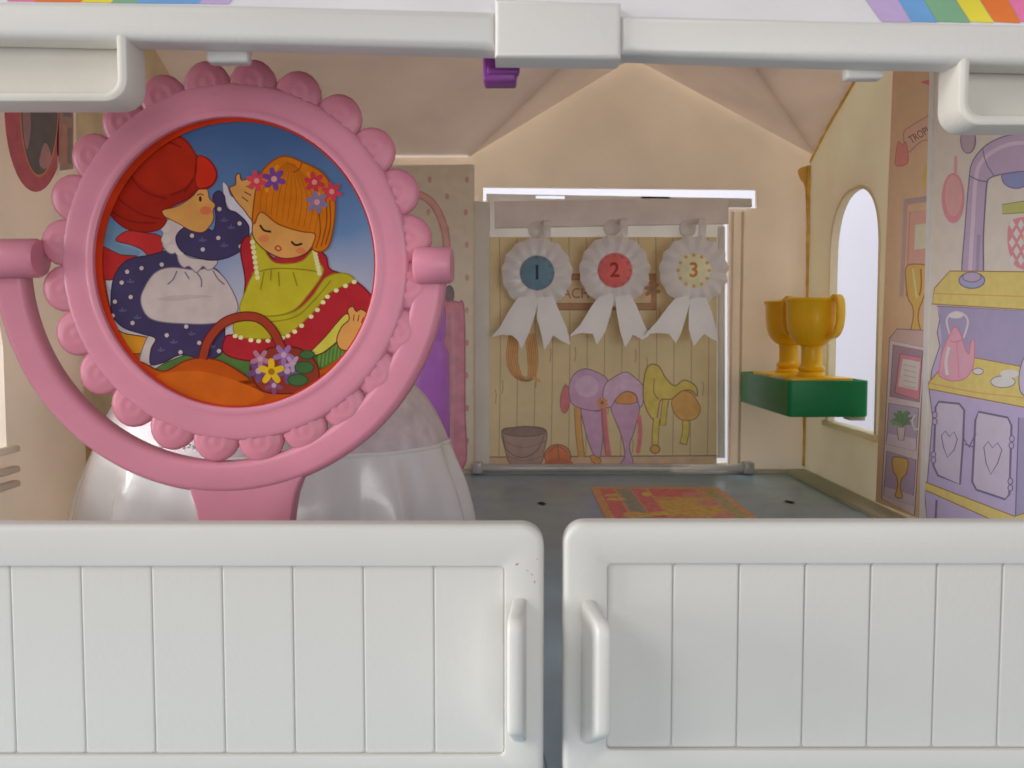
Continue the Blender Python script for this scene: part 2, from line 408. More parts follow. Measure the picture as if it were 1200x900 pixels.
# rounded rim and sill of the window
rim = [Vector((XR - 0.0001, u, v)) for u, v in arch[1:]] + [Vector((XR - 0.0001, ya, z0))]
ca_ = Vector((XR, (ya + yb_) / 2, 0.09))
part('window_rim', *sweep(rim, [(0.0009 * math.cos(2 * PI * k / 10), 0.0006 * math.sin(2 * PI * k / 10)) for k in range(10)], lambda i, t: (Vector((1, 0, 0)).cross(t).normalized(), Vector((1, 0, 0)))), CREAMR, stable, smooth=True)
part('window_sill', *box(XR - 0.0022, XR + 0.006, ya - 0.004, yb_ + 0.003, z0 - 0.003, z0 + 0.0005, 0.0009), CREAMR, stable, autosmooth=50)
archl = [(0.225, 0.048), (0.2995, 0.048), (0.2995, 0.084)] + [(0.26 + 0.035 * math.cos(PI * k / 16), 0.105 + 0.045 * math.sin(PI * k / 16)) for k in range(17)]  # only its far edge is in view; enlarged to let in more light
part('side_wall', *solid([(0.19, -0.002), (0.355, -0.002), (0.355, 0.245), (0.19, 0.162)], [archl], fx, XL, XL - 0.005), LEFTC, stable, label='left wall beside the pink mirror')
part('side_wall', *solid([(0.355, -0.002), (YB, -0.002), (YB, EL[1]), (YR, ZR), (0.355, 0.245)], [], fx, XL - 0.012, XL - 0.016), YELL, stable, label='yellowed far end of the left wall')
part('corner_post', *box(XL - 0.011, XL - 0.0005, 0.3555, 0.368, 0.0002, 0.05, 0.001), mat('yellow_post', (0.70, 0.54, 0.20), 0.45, 0.08, 60, 0.1, 500), stable, autosmooth=50)
# hinge rungs low on the left wall
for py in (527, 551, 568):
    c = atX(6, py, XL)
    part('wall_hinge', *box(XL, XL + 0.0035, c.y - 0.012, c.y + 0.0035, c.z - 0.0012, c.z + 0.0012, 0.0008), LEFTC, stable, autosmooth=50)
# thin orange beads and a smear along the corner and roof edge
def bead(pts, r, nm):
    path = [Vector(p) for p in spline(pts, False, 8)]
    prof = [(r * math.cos(2 * PI * k / 8), r * math.sin(2 * PI * k / 8)) for k in range(8)]
    V, Fc = sweep(path, prof, lambda i, t: (Vector((1, 0, 0)) * (0.6 + 0.5 * random.random()), Vector((0, -1, 0)) if abs(t.z) > .5 else Vector((0, 0, 1))))
    part(nm, V, Fc, ORANGE, stable, smooth=True)
bead([(XR - .0003, YB - .0004, 0.004), (XR - .0006, YB - .0006, 0.05), (XR - .0003, YB - .0004, 0.10), (XR - .0008, YB - .0008, 0.15), (XR - .001, YB - .001, 0.19)], 0.0011, 'orange_bead')
bead([(XR - .0003, YB - .001, ZE - .003), (XR - .0004, 0.53, zs(.53) - .001), (XR - .0004, .5, zs(.5) - .001), (XR - .0004, .47, zs(.47) - .001)], 0.0009, 'orange_bead')
gl = Print(lambda x, y: atY(x, y, YB - 0.0001), (0, -1, 0))
gl.fill([(935, 200), (943, 195), (950, 198), (950, 240), (948, 300), (946, 330), (945, 260), (943, 220), (938, 211)], ORANGE)
gl.build('orange_smear', stable)

# ---- printed cards on the right wall
def wink(r, g, b, gain=2.0, var=0.10, scale=160):
    return ink(r, g, b, gain * 1.55, var * 0.3, scale, (0.40 if g > 144 else 0.22) if gain > 1.5 else 0.14)
CR1 = (1020, 90, 3.461); CR2 = (1020, 340, 3.2143)
def card(name, poly_px, th, m, label):
    pts = [rw(*p) for p in poly_px]
    return part(name, *solid(pts, [], fx, XR - 0.0001, XR - th), m, stable, label=label)
OUT = wink(92, 66, 80, 1.3)
card('trophy_card', [(1050, 40), (1102, 40), (1089, 612), (1028, 588)], 0.0008, wink(168, 128, 95, 1.9), 'printed card with a trophy shelf on the right wall')
pr = Print(lambda x, y: atX(x, y, XR - 0.00085), (-1, 0, 0), CR1)
pr.fill([(205, 20), (262, 10), (262, 30), (235, 32)], wink(165, 60, 80), outline=None)
pr.fill([(135, 228), (165, 200), (205, 175), (262, 152), (264, 245), (205, 262), (150, 306)], wink(190, 120, 100), outline=wink(130, 60, 55), ow=4)
pr.fill([(100, 350), (112, 265), (128, 276), (146, 268), (152, 345), (118, 362)], wink(175, 80, 75), outline=wink(130, 50, 50), ow=3)
pr.ell(252, 130, 14, 34, wink(165, 50, 90))
pr.text('TROPHY', 212, 228, 44, wink(110, 50, 48, 1.2), -0.55, 0.01, 0.72)
pr.line([(216, 455), (222, 390), (236, 345), (262, 320)], 16, wink(185, 125, 40), )
pr.line([(140, 508), (262, 490)], 24, wink(120, 98, 100), smooth=False)
pr.line([(143, 505), (126, 892)], 16, wink(130, 105, 105), smooth=False)
pr.fill([(160, 548), (262, 540), (252, 885), (145, 890)], wink(185, 110, 100), False, wink(140, 70, 65), 4)
pr.fill([(182, 600), (262, 590), (256, 690), (178, 702)], wink(195, 150, 120), False)
pr.crop = CR2
GOLD = wink(190, 122, 25); GOUT = wink(135, 78, 15, 1.3)
pr.fill([(136, -88), (175, -98), (216, -85), (212, -10), (196, 40), (184, 70), (180, 110), (190, 172), (150, 176), (162, 100), (158, 60), (142, 30), (134, -30)], GOLD, outline=GOUT, ow=4)
pr.line([(160, -80), (168, -20), (175, 30)], 8, wink(215, 155, 50)); pr.line([(190, -80), (192, -20), (185, 20)], 6, GOUT)
pr.fill([(72, 182), (100, 146), (212, 152), (205, 215), (70, 192)], wink(140, 118, 115), False, OUT, 3)
pr.fill([(72, 190), (205, 215), (166, 850), (42, 785)], wink(165, 140, 145), False, OUT, 3)
pr.fill([(86, 206), (198, 228), (184, 422), (74, 400)], wink(112, 86, 105), False, OUT, 3)
pr.fill([(112, 240), (194, 255), (184, 415), (92, 386)], wink(165, 85, 100), False, OUT, 3)
pr.fill([(122, 258), (188, 270), (178, 378), (104, 362)], wink(205, 170, 150), False)
for q in range(5): pr.line([(125, 280 + 20 * q), (172, 290 + 20 * q)], 3, wink(150, 110, 105), smooth=False)
pr.fill([(70, 426), (182, 445), (172, 606), (60, 580)], wink(125, 115, 135), False, OUT, 3)
pr.fill([(66, 540), (172, 560), (172, 606), (60, 580)], wink(150, 140, 155), False)
for q in range(16):
    a = -PI * (0.02 + 0.96 * q / 15); r_ = random.uniform(40, 62)
    pr.line([(118, 512), (118 + r_ * .5 * math.cos(a), 505 + r_ * .7 * math.sin(a)), (118 + r_ * math.cos(a) * .8, 508 + r_ * math.sin(a))], 9, wink(*random.choice([(50, 95, 50), (70, 115, 60), (40, 80, 45)])))
pr.fill([(100, 515), (132, 518), (126, 566), (106, 564)], wink(185, 140, 145), False, OUT, 3)
pr.line([(172, 470), (158, 490), (168, 525), (180, 520)], 6, wink(190, 180, 185))
pr.fill([(62, 606), (172, 640), (160, 812), (50, 772)], wink(120, 105, 130), False, OUT, 3)
pr.fill([(54, 740), (164, 775), (160, 812), (50, 772)], wink(145, 135, 150), False)
pr.fill([(84, 632), (112, 630), (142, 642), (136, 690), (118, 712), (114, 745), (120, 782), (94, 776), (103, 740), (100, 705), (86, 680)], GOLD, outline=GOUT, ow=4)
pr.build('trophy_print', stable)

card('kitchen_card', [(1101, 40), (1230, 30), (1230, 690), (1084, 614)], 0.0016, wink(186, 148, 138, 1.9), 'printed card with a lavender stove on the right wall')
edge = [rw(1097, 40), rw(1101, 40), rw(1089, 616), rw(1084, 614)]
part('card_edge', *solid([rw(1096, 40), rw(1101, 40), rw(1088, 617), rw(1083, 614)], [], fx, XR - 0.0001, XR - 0.0022), wink(205, 180, 165, 1.7), stable)
pk = Print(lambda x, y: atX(x, y, XR - 0.0017), (-1, 0, 0), CR1)
LAV = wink(126, 116, 152); LAVD = wink(104, 97, 132); LAVL = ink(150, 142, 176, 2.6, .03, 160, .18); OCH = wink(196, 140, 58, 1.9, .16, 260); PO = wink(84, 74, 112, 1.3)
pk.ell(396, 258, 30, 52, wink(118, 102, 118), PO, 4)
pk.line([(345, 320), (345, 392)], 12, wink(185, 105, 115), smooth=False)
pk.ell(335, 492, 46, 102, wink(180, 85, 100)); pk.ell(337, 482, 37, 86, ink(206, 138, 140, 2.0, .05, 160, .12), wink(150, 75, 90), 3)
pk.ell(590, 405, 58, 48, wink(78, 88, 135), PO, 4)
pk.fill([(720, 240), (600, 232), (520, 250), (455, 290), (412, 350), (400, 420), (385, 600), (374, 832), (450, 836), (458, 640), (470, 450), (480, 415), (520, 398), (600, 385), (720, 370)], wink(124, 108, 136), True, PO, 5)
pk.line([(690, 275), (600, 268), (520, 290), (460, 335), (430, 400), (415, 600), (402, 820)], 16, wink(146, 132, 156))
pk.line([(400, 400), (440, 420), (478, 425)], 5, PO); pk.line([(455, 290), (470, 350), (500, 400)], 4, PO)
pk.line([(440, 640), (432, 820)], 14, wink(104, 90, 120))
pk.fill([(535, 518), (720, 488), (720, 545), (535, 556)], wink(125, 128, 48), False, wink(80, 85, 35), 4)
pk.fill([(556, 650), (570, 585), (640, 565), (700, 560), (700, 770), (600, 775), (565, 720)], wink(180, 85, 95), True)
for i in range(4):
    for j in range(5):
        x = 575 + i * 36 + (j % 2) * 18; y = 600 + j * 36
        pk.fill([(x, y - 22), (x + 13, y), (x, y + 22), (x - 13, y)], wink(205, 170, 165), False)
pk.ell(650, 660, 30, 60, wink(190, 130, 60))
pk.crop = CR2
pk.fill([(252, 60), (262, 110), (252, 160), (262, 210), (232, 300), (222, 380), (235, 480), (215, 720), (205, 750), (212, 860), (700, 1040), (700, 85)], LAV, False, PO, 4)
pk.fill([(258, 62), (700, 85), (700, 290), (560, 285), (392, 255), (262, 300), (268, 180)], LAVD, False)
pk.fill([(232, 52), (242, -8), (300, -72), (700, -68), (700, 82), (560, 72)], OCH, False, wink(130, 85, 35, 1.3), 4)
pk.line([(240, 12), (400, 18), (700, 28)], 4, wink(150, 100, 40))
pk.crop = CR1
pk.ell(412, 826, 52, 32, wink(104, 108, 142), PO, 5); pk.ell(412, 812, 38, 20, wink(124, 108, 136), PO, 4)
pk.crop = CR2
pk.fill([(220, 348), (262, 300), (395, 255), (572, 288), (580, 402), (700, 420), (700, 468), (575, 440), (218, 372)], OCH, False, wink(130, 85, 35, 1.3), 4)
pk.line([(222, 350), (400, 385), (575, 405), (700, 425)], 4, wink(150, 100, 40))
pk.ell(500, 345, 46, 22, wink(175, 160, 175), PO, 3); pk.ell(525, 315, 36, 16, wink(190, 170, 165)); pk.ell(406, 306, 20, 12, wink(180, 165, 175), PO, 3)
pk.fill([(572, 270), (600, 250), (700, 260), (700, 420), (585, 400), (560, 350)], LAVL, True, PO, 4)
pk.line([(300, 168), (288, 112), (315, 84), (350, 90), (368, 120), (352, 180)], 7, wink(165, 140, 150))
pk.ell(322, 95, 28, 12, wink(205, 190, 195))
pk.fill([(258, 312), (272, 232), (298, 172), (318, 138), (340, 165), (358, 222), (372, 240), (380, 195), (392, 192), (388, 285), (358, 332), (312, 342), (270, 330)], wink(200, 105, 125), True, wink(150, 60, 85), 4)
pk.line([(296, 215), (285, 270), (290, 320)], 12, wink(220, 150, 160)); pk.line([(325, 190), (335, 330)], 5, wink(175, 80, 105)); pk.line([(300, 190), (320, 196), (345, 188)], 4, wink(150, 60, 85))
for pts in ([(258, 420), (335, 428), (354, 452), (350, 560), (338, 732), (255, 698), (238, 662), (246, 440)], [(408, 458), (518, 480), (532, 510), (524, 770), (508, 788), (400, 752), (384, 722), (396, 490)]):
    pk.fill(pts, LAVL, False, PO, 8)
for pts in ([(268, 548), (283, 530), (298, 552), (316, 534), (328, 562), (316, 602), (290, 630), (276, 592)], [(428, 592), (444, 570), (460, 594), (480, 575), (496, 602), (480, 652), (454, 694), (436, 650)]):
    pk.fill(pts, wink(140, 130, 162), False, PO, 4)
pk.line([(350, 555), (372, 592), (398, 540)], 6, PO, smooth=False); pk.line([(355, 580), (392, 592)], 5, PO, smooth=False)
for (x, y) in ((243, 470), (243, 495), (238, 620), (238, 640), (534, 560), (532, 585), (528, 720), (528, 745)): pk.ell(x, y, 9, 12, LAV, PO, 4, 12)
pk.line([(560, 480), (548, 850)], 6, PO, smooth=False); pk.fill([(562, 480), (700, 500), (700, 900), (550, 850)], LAVD, False)
pk.fill([(204, 722), (545, 852), (700, 800), (700, 870), (548, 905), (204, 752)], OCH, False, wink(130, 85, 35, 1.3), 4)
pk.line([(250, 790), (246, 870)], 8, PO, smooth=False)
pk.build('kitchen_print', stable)

# ---- wallpaper card and prints on the back wall
wc = [bw(*p) for p in ((300, 196), (556, 193), (557, 552), (300, 556))]
part('wallpaper_card', *solid(wc, [], fy, YB - 0.0001, YB - 0.0012), ink(200, 176, 158, 2.0, .04), stable, label='beige wallpaper card with small motifs on the back wall')
wp = Print(lambda x, y: atY(x, y, YB - 0.00125), (0, -1, 0), (430, 180, 2.143))
for i in range(6):
    for j in range(16):
        x = 250 - 47 * i + random.uniform(-2, 2); y = 65 + (42 if i % 2 else 0) + 82 * j / 1.0
        if y > 780: continue
        wp.fill([(x, y - 8), (x + 5, y - 2), (x + 2, y + 8), (x - 4, y + 5), (x - 5, y - 2)], ink(172, 128, 120))
wp.line([(60, 112), (110, 100), (150, 112), (178, 145), (196, 195), (200, 245), (196, 300), (180, 340)], 20, ink(175, 105, 110))
wp.line([(60, 112), (110, 100), (150, 112), (178, 145), (196, 195), (200, 245), (196, 300), (180, 340)], 12, ink(190, 140, 130))
wp.ell(207, 354, 11, 22, ink(95, 85, 92), OUT, 3)
wp.fill([(190, 385), (205, 372), (228, 374), (244, 396), (246, 640), (246, 780), (190, 785), (186, 600)], ink(186, 112, 134), True, ink(150, 80, 105), 4)
wp.line([(214, 395), (218, 560), (212, 740)], 9, ink(200, 130, 150))
wp.build('wallpaper_print', stable)

# ---- red oval print on the left wall
lp = Print(lambda x, y: atX(x, y, XL + 0.0001), (1, 0, 0))
lp.ell(42, 122, 37, 103, ink(175, 55, 70), n=40); lp.ell(46, 122, 23, 86, ink(190, 110, 50), n=40); lp.ell(46, 122, 21, 82, ink(72, 66, 66), ink(50, 40, 40), 1, 40)
lp.fill([(27, 120), (34, 124), (36, 150), (32, 175), (28, 160)], ink(150, 105, 110)); lp.fill([(52, 168), (58, 175), (60, 190), (52, 198), (46, 190)], ink(165, 115, 110))
lp.fill([(36, 60), (52, 70), (50, 110), (40, 120)], ink(120, 90, 95))
lp.build('oval_print', stable, 'red oval picture sticker on the left wall')
lp = Print(lambda x, y: atX(x, y, XL + 0.0001), (1, 0, 0))
lp.fill([(67, 95), (69, 95), (68.5, 205), (67, 205)], ink(215, 195, 170), False)
lp.fill([(70, 105), (86, 105), (86, 198), (70, 200)], ink(150, 118, 105), False); lp.fill([(73, 118), (84, 120), (84, 138), (74, 136)], ink(110, 95, 95), False)
lp.fill([(73, 145), (78, 147), (78, 190), (73, 192)], ink(185, 120, 90), False); lp.fill([(79, 150), (84, 150), (84, 192), (79, 192)], ink(120, 100, 95), False)
lp.build('picture_print', stable)

# ---- front eave: beams, centre block, brackets, tabs, purple clip, roof with rainbows
def fw(px, py, y): p = atY(px, py, y); return (p.x, p.z)
YE = 0.168
def beam(name, pts, y0, y1, r, m=WHITE):
    poly = [fw(*p, y0) for p in pts]
    # small rounded corners
    return part(name, *plate(poly, y1, y0, r, fy, 4), m, stable, autosmooth=35)
beam('front_beam', [(-560, -8), (-560, 33), (0, 43), (300, 49), (582, 57), (582, 12), (270, 4), (0, 0)], YE, YE + 0.006, 0.0016)
beam('front_beam', [(726, 16), (726, 62), (960, 70), (1200, 75), (1760, 88), (1760, 40), (1200, 27), (960, 22)], YE, YE + 0.006, 0.0016)
beam('centre_block', [(580, -2), (580, 67), (728, 68.5), (728, 2)], YE - 0.0006, YE + 0.006, 0.0009)
# front face of the roof above the eave (leans back)
a, b = atY(-560, -6, YE + 0.0012), atY(1760, 43, YE + 0.0012)
lean = Vector((0, 0.10, 0.118))
V = [a, b, b + lean, a + lean]
part('roof_face', V + [v + Vector((0, .004, -.003)) for v in V], [(0, 1, 2, 3), (7, 6, 5, 4), (0, 1, 5, 4), (1, 2, 6, 5), (2, 3, 7, 6), (3, 0, 4, 7)], ROOFW, stable)
nrm = (b - a).cross(lean).normalized(); nrm = nrm if nrm.y < 0 else -nrm
rb = Print(lambda x, y: atP(x, y, a, nrm) + nrm * 0.0001, nrm)
cols = [(188, 165, 205), (110, 160, 210), (125, 170, 135), (225, 210, 70), (225, 120, 55), (225, 120, 165)]
xs = [(1014, 1033), (1052, 1068), (1082, 1098), (1120, 1137), (1148, 1165), (1181, 1196), (1213, 1228)]
for i, c in enumerate(cols):
    (t0, b0), (t1, b1) = xs[i], xs[i + 1]; s0, s1 = (b0 - t0) / 26, (b1 - t1) / 26
    rb.fill([(t0 - s0 * 60, -60), (t1 - s1 * 60, -60), (b1, 26.5 + i * .3), (b0, 26)], ink(*c, 1.15, .05, 160, 0.0), False)
rb.build('rainbow_sticker', stable, 'rainbow striped sticker at the right of the roof')
rb = Print(lambda x, y: atP(x, y, a, nrm) + nrm * 0.0001, nrm)
xl = [268, 233, 160, 130, 95, 40, 8]
for i, c in enumerate(cols):
    rb.fill([(xl[i] + 55, -60), (xl[i + 1] + 55, -60), (xl[i + 1], 5.0 - i * .6), (xl[i], 5.5 - i * .6)], ink(*c, 1.15, .05, 160, 0.0), False)
rb.build('rainbow_sticker', stable, 'rainbow striped sticker at the left of the roof')

def bracket(x0, x1, y0, y1, ix0, ix1, iy1):
    """open tray hanging under the eave: rounded rim, recess with a back"""
    yf, yb2 = YE + 0.0002, YE + 0.0085
    A = fw(x0, y1, yf); B = fw(x1, y0, yf); I0 = fw(ix0, iy1, yf); I1 = fw(ix1, y0, yf)
    o = rrect(A[0], B[0], A[1], B[1], 0.0042, 6); i_ = rrect(I0[0], I1[0], I0[1], I1[1] - 0.002, 0.0024, 6)
    r = 0.0007; loops = [(o, yb2), (o, yf + r), (inset(o, r * .3), yf + r * .3), (inset(o, r), yf), (inset(i_, -r), yf), (inset(i_, -r * .3), yf + r * .3), (i_, yf + r), (i_, yb2 - 0.0012)]
    n = len(o); V = []; Fc = []
    for lp, w in loops: V += [(u, w, v) for u, v in lp]
    for j in range(len(loops) - 1):
        for k in range(n): Fc.append((j * n + k, j * n + (k + 1) % n, (j + 1) * n + (k + 1) % n, (j + 1) * n + k))
    Fc.append(tuple(range((len(loops) - 1) * n, len(loops) * n))); Fc.append(tuple(range(n)))
    part('eave_bracket', V, Fc, WHITE2, stable, autosmooth=35)
bracket(-330, 147, 12, 119, -300, 134, 107)
bracket(1123, 1600, 40, 147, 1136, 1570, 134)
for (x0, x1, y1) in ((242, 290, 73), (992, 1037, 92)):
    A = fw(x0, y1, 0.1745); B = fw(x1, y1 - 35, 0.1745)
    part('eave_tab', *box(A[0], B[0], 0.1742, 0.1775, A[1], B[1], 0.0006), WHITE, stable, autosmooth=50)
A = fw(566, 95, 0.178); B = fw(606, 50, 0.178)
part('purple_clip', *join(box(A[0], B[0], 0.178, 0.184, A[1], B[1], 0.0006), box(A[0] + .0008, B[0] + 0.0005, 0.1772, 0.18, A[1] + .0012, A[1] + 0.0028, 0.0005)), DPURP, stable, autosmooth=50)

# ================================================================== HALF DOORS
def half_door(px0, px1, side, label, plank_w, rec_px, ytop, yrt, yrb):
    yf = 0.168; yb2 = 0.1725
    zt = fw(0, ytop, yf)[1]; zi1 = fw(0, yrt, yf)[1]; zi0 = fw(0, yrb, yf)[1]; zb = 0.0012
    x0 = fw(px0, 700, yf)[0]; x1 = fw(px1, 700, yf)[0]
    r = root('half_door', ((x0 + x1) / 2, yf, zb), label, 'toy door', 'white half doors')
    if side < 0: i0, i1 = x0 + 0.006, fw(rec_px, 700, yf)[0]
    else: i0, i1 = fw(rec_px, 700, yf)[0], x1 - 0.006
    o = rrect(x0, x1, zb, zt, 0.0042, 8); h = rrect(i0, i1, zi0, zi1, 0.0009, 8)
    rr = 0.0013
    loops = [(inset(o, .0006), yb2), (o, yb2 - .0006)]
    for k in range(5):
        t = PI / 2 * k / 4; loops.append((inset(o, rr * (1 - math.cos(t))), yf + rr * (1 - math.sin(t))))
    q = 0.0004
    loops += [(inset(h, -q), yf), (inset(h, -q * .3), yf + q * .3), (h, yf + q), (h, yf + 0.0014)]
    n = len(o); V = []; Fc = []
    for lp_, w in loops: V += [(u, w, v) for u, v in lp_]
    for j in range(len(loops) - 1):
        for k in range(n): Fc.append((j * n + k, j * n + (k + 1) % n, (j + 1) * n + (k + 1) % n, (j + 1) * n + k))
    Fc.append(tuple(range((len(loops) - 1) * n, len(loops) * n))); Fc.append(tuple(range(n)))
    part('door_frame', V, Fc, WHITE, r, autosmooth=30)
    # planks
    g = 0.00003; m0 = None; k = 0
    while True:
        if side < 0: a1 = i1 - k * plank_w; a0 = a1 - plank_w
        else: a0 = i0 + k * plank_w; a1 = a0 + plank_w
        if a0 < i0 - 1e-6 or a1 > i1 + 1e-6: break
        if m0 is None:
            m0 = part('plank', *plate(rrect(a0 + g, a1 - g, zi0 + g, zi1 - g, 0.0007, 2), yf + 0.0014, yf + 0.00095 , 0.00036, fy, 2), WHITE, r, autosmooth=12)
        else:
            dx = (a0 - (i1 - plank_w)) if side < 0 else (a0 - i0)
            copy_part(m0, r, (dx, (random.random() - .5) * 6e-5, 0))
        k += 1
    return r
ld = half_door(-512, 637.5, -1, 'white planked half door on the left below the pink mirror', 0.01352, 591, 615, 664, 886)
rd = half_door(660, 1712, 1, 'white planked half door on the right below the green tray', 0.01262, 712, 612.5, 661, 879)
def handle(d, base_px, tip_px, y0, y1, yt0, yt1, ytip=0.1568):
    """finger flange standing out of the door, upper end sloped"""
    yf = 0.1684
    b0, b1 = atY(base_px, y0, yf), atY(base_px, y1, yf); t0, t1 = atY(tip_px, yt0, ytip), atY(tip_px, yt1, ytip)
    def rc(a, b, c, r, n=5):
        a, b, c = Vector(a), Vector(b), Vector(c); p = b + (a - b).normalized() * r; q = b + (c - b).normalized() * r
        return [tuple((p * (1 - t) ** 2 + b * 2 * t * (1 - t) + q * t * t)) for t in [k / n for k in range(n + 1)]]
    B0, T0, T1, B1 = (b0.y, b0.z), (t0.y, t0.z), (t1.y, t1.z), (b1.y, b1.z)
    out = [B0] + rc(B0, T0, T1, 0.0028) + rc(T0, T1, B1, 0.0016) + [B1]
    xb, xt = b0.x, t0.x; t = 0.0014
    f = lambda u, v, w: (xb + (xt - xb) * (yf - u) / (yf - ytip) + w, u, v)
    part('handle', *plate(out, -t, t, 0.0009, f, 4, both=True), WHITE, d, autosmooth=60)
handle(ld, 609, 603, 700, 870, 728, 862)
sc_ = Print(lambda x, y: atY(x, y, 0.168 - 2e-5), (0, -1, 0))
for (x, y, l, w, a) in ((604, 662, 4, 2.2, -.4), (617, 668, 3, .9, .6), (622, 672, 4, .8, .8), (626, 680, 4, 1.4, 1.3), (628, 655, 3, .7, .2)):
    sc_.fill([(x, y), (x + l * .5 * math.cos(a) - w * .5 * math.sin(a), y + l * .5 * math.sin(a) + w * .5 * math.cos(a)), (x + l * math.cos(a), y + l * math.sin(a)), (x + l * .5 * math.cos(a) + w * .4 * math.sin(a), y + l * .5 * math.sin(a) - w * .4 * math.cos(a))], ink(150, 125, 105, 1.0, .1, 160, 0))
sc_.build('scuff', ld)
handle(rd, 689, 709, 702, 872, 732, 864)

# ================================================================== PINK MIRROR
YM = 0.205; K = YM / F
C = atY(273, 309, YM)
yaw = math.radians(-4)
e1 = Vector((math.cos(yaw), math.sin(yaw), 0)); e2 = Vector((0, 0, 1)); nn = Vector((math.sin(yaw), -math.cos(yaw), 0))
mirror = root('toy_mirror', (C.x, C.y, 0), 'pink scalloped toy standing mirror with a picture of two girls in its disc', 'toy mirror')
prof = [(168, -12), (168, -1), (168.6, 1.6), (170.5, 2.8), (174, 2.9), (176.5, 2.0), (178, 1.6), (183, 2.0), (191, 2.6), (199, 2.5), (203.5, 1.9), (206, 0.6), (207, -1.5), (207.5, -4), (207.5, -12), (190, -14), (168, -12)]
part('ring', *lathe([(r * K, h * K) for r, h in prof], C, e1, e2, nn, 120), PINK, mirror, autosmooth=40)
part('back_plate', *lathe([(0, -9 * K), (169 * K, -9 * K), (169 * K, -12 * K), (0, -13 * K)], C, e1, e2, nn, 60), PINK, mirror)
# one petal, shared by all
NP = 24
pv = []; pf = []
na, nr = 20, 8
def petal_h(u, v):
    d = math.hypot(u, v); h = 3.4 * (max(0, 1 - d ** 5)) ** 0.5 - 4.2
    q = math.hypot(u - 0.12, v)
    return h + 1.7 * math.exp(-((q - 0.46) / 0.10) ** 2) + 1.6 * math.exp(-(q / .2) ** 2)
pv.append((0, 0, petal_h(0, 0)))
for j in range(1, nr + 1):
    for i in range(na):
        a = 2 * PI * i / na; rr = j / nr; pv.append((28.5 * rr * math.cos(a), 27.6 * rr * math.sin(a), petal_h(rr * math.cos(a), rr * math.sin(a))))
for i in range(na):
    a = 2 * PI * i / na; pv.append((28 * math.cos(a), 27 * math.sin(a), -12))
pf += [(0, 1 + i, 1 + (i + 1) % na) for i in range(na)]
for j in range(nr):
    for i in range(na): pf.append((1 + j * na + i, 1 + (j + 1) * na + i, 1 + (j + 1) * na + (i + 1) % na, 1 + j * na + (i + 1) % na))
pf.append(tuple(1 + nr * na + i for i in range(na)))
petal0 = None
for k in range(NP):
    a = 2 * PI * (k + 0.52) / NP
    er = e1 * math.cos(a) + e2 * math.sin(a); et = nn.cross(er)
    pos = C + er * (206.5 * K) + nn * (1 * K)
    Mx = Matrix((er, et, nn)).transposed().to_4x4(); Mx.translation = pos - mirror.location
    if petal0 is None:
        me_o = part('petal', [Vector(v) * K + mirror.location for v in pv], pf, PINKP, mirror, smooth=True)
        me_o.matrix_local = Mx; petal0 = me_o
    else: copy_part(petal0, mirror, matrix=Mx)

# the printed disc
PC = C - nn * (5 * K)
disc = part('picture_disc', *lathe([(0, 0), (169.5 * K, 0), (169.5 * K, -3 * K), (0, -3 * K)], PC, e1, e2, nn, 96), ink(150, 70, 40), mirror)
pp = Print(lambda x, y: atP(x, y, PC, nn), nn, (90, 120, 2.3676))
dc = atP(273, 309, PC, nn)
zc = C.z
SKY = gradient_ink('printed_sky', zc - 0.012, zc + 0.034, [(0.0, S(178, 165, 168, 0.95)), (0.3, S(150, 150, 168, 0.95)), (0.55, S(92, 120, 160, 0.95)), (1.0, S(60, 86, 128, 0.95))])
n = 72
pp.k = 2
# sky disc (in the mirror's own plane)
b = len(pp.V); pp.V += [PC + (e1 * math.cos(2 * PI * i / n) + e2 * math.sin(2 * PI * i / n)) * 167.5 * K + nn * 1e-6 for i in range(n)]
pp.F.append(tuple(range(b, b + n))); pp.M.append(pp.mi(SKY))
def T(r, g, b_):
    l = 0.3 * r + 0.59 * g + 0.11 * b_; r, g, b_ = [int(max(2, min(250, l + (c - l) * 1.18))) for c in (r, g, b_)]
    return ink(r, g, b_, 0.84, .10, 200, 0.0)
RED = T(146, 36, 18); REDL = T(158, 44, 22); REDD = T(120, 26, 16); NAVY = T(66, 56, 86); NAVL = T(92, 84, 116); SKIN = T(206, 152, 92); WHT = T(196, 180, 176); LN = T(96, 48, 36)
ORG = T(178, 84, 26); GRN = T(86, 112, 62); CRIM = T(160, 42, 50); YG = T(186, 172, 58); YGD = T(140, 128, 36); HAIR = T(196, 116, 30); HAIRD = T(140, 72, 18); GREY = T(120, 108, 120)
pp.fill([(30, 330), (62, 280), (85, 262), (78, 400), (76, 480), (112, 630), (195, 700), (180, 760), (90, 680), (20, 520)], ORG, outline=T(140, 50, 20), ow=4)
pp.fill([(78, 318), (104, 345), (145, 352), (112, 388), (172, 412), (160, 430), (100, 425), (74, 408)], T(112, 138, 160))
pp.fill([(82, 490), (104, 486), (96, 520)], T(200, 195, 195))
pp.fill([(215, 745), (290, 705), (400, 685), (480, 705), (560, 720), (560, 780), (420, 770), (280, 760)], GRN, outline=T(60, 80, 45), ow=3)
pp.fill([(655, 705), (700, 670), (742, 640), (775, 660), (790, 690), (715, 750), (672, 755)], GRN)
for i in range(10):
    x = 670 + i * 11; pp.line([(x, 740 - i * 6), (x + 4, 705 - i * 6), (x + 10, 690 - i * 5)], 5, T(110, 140, 70))
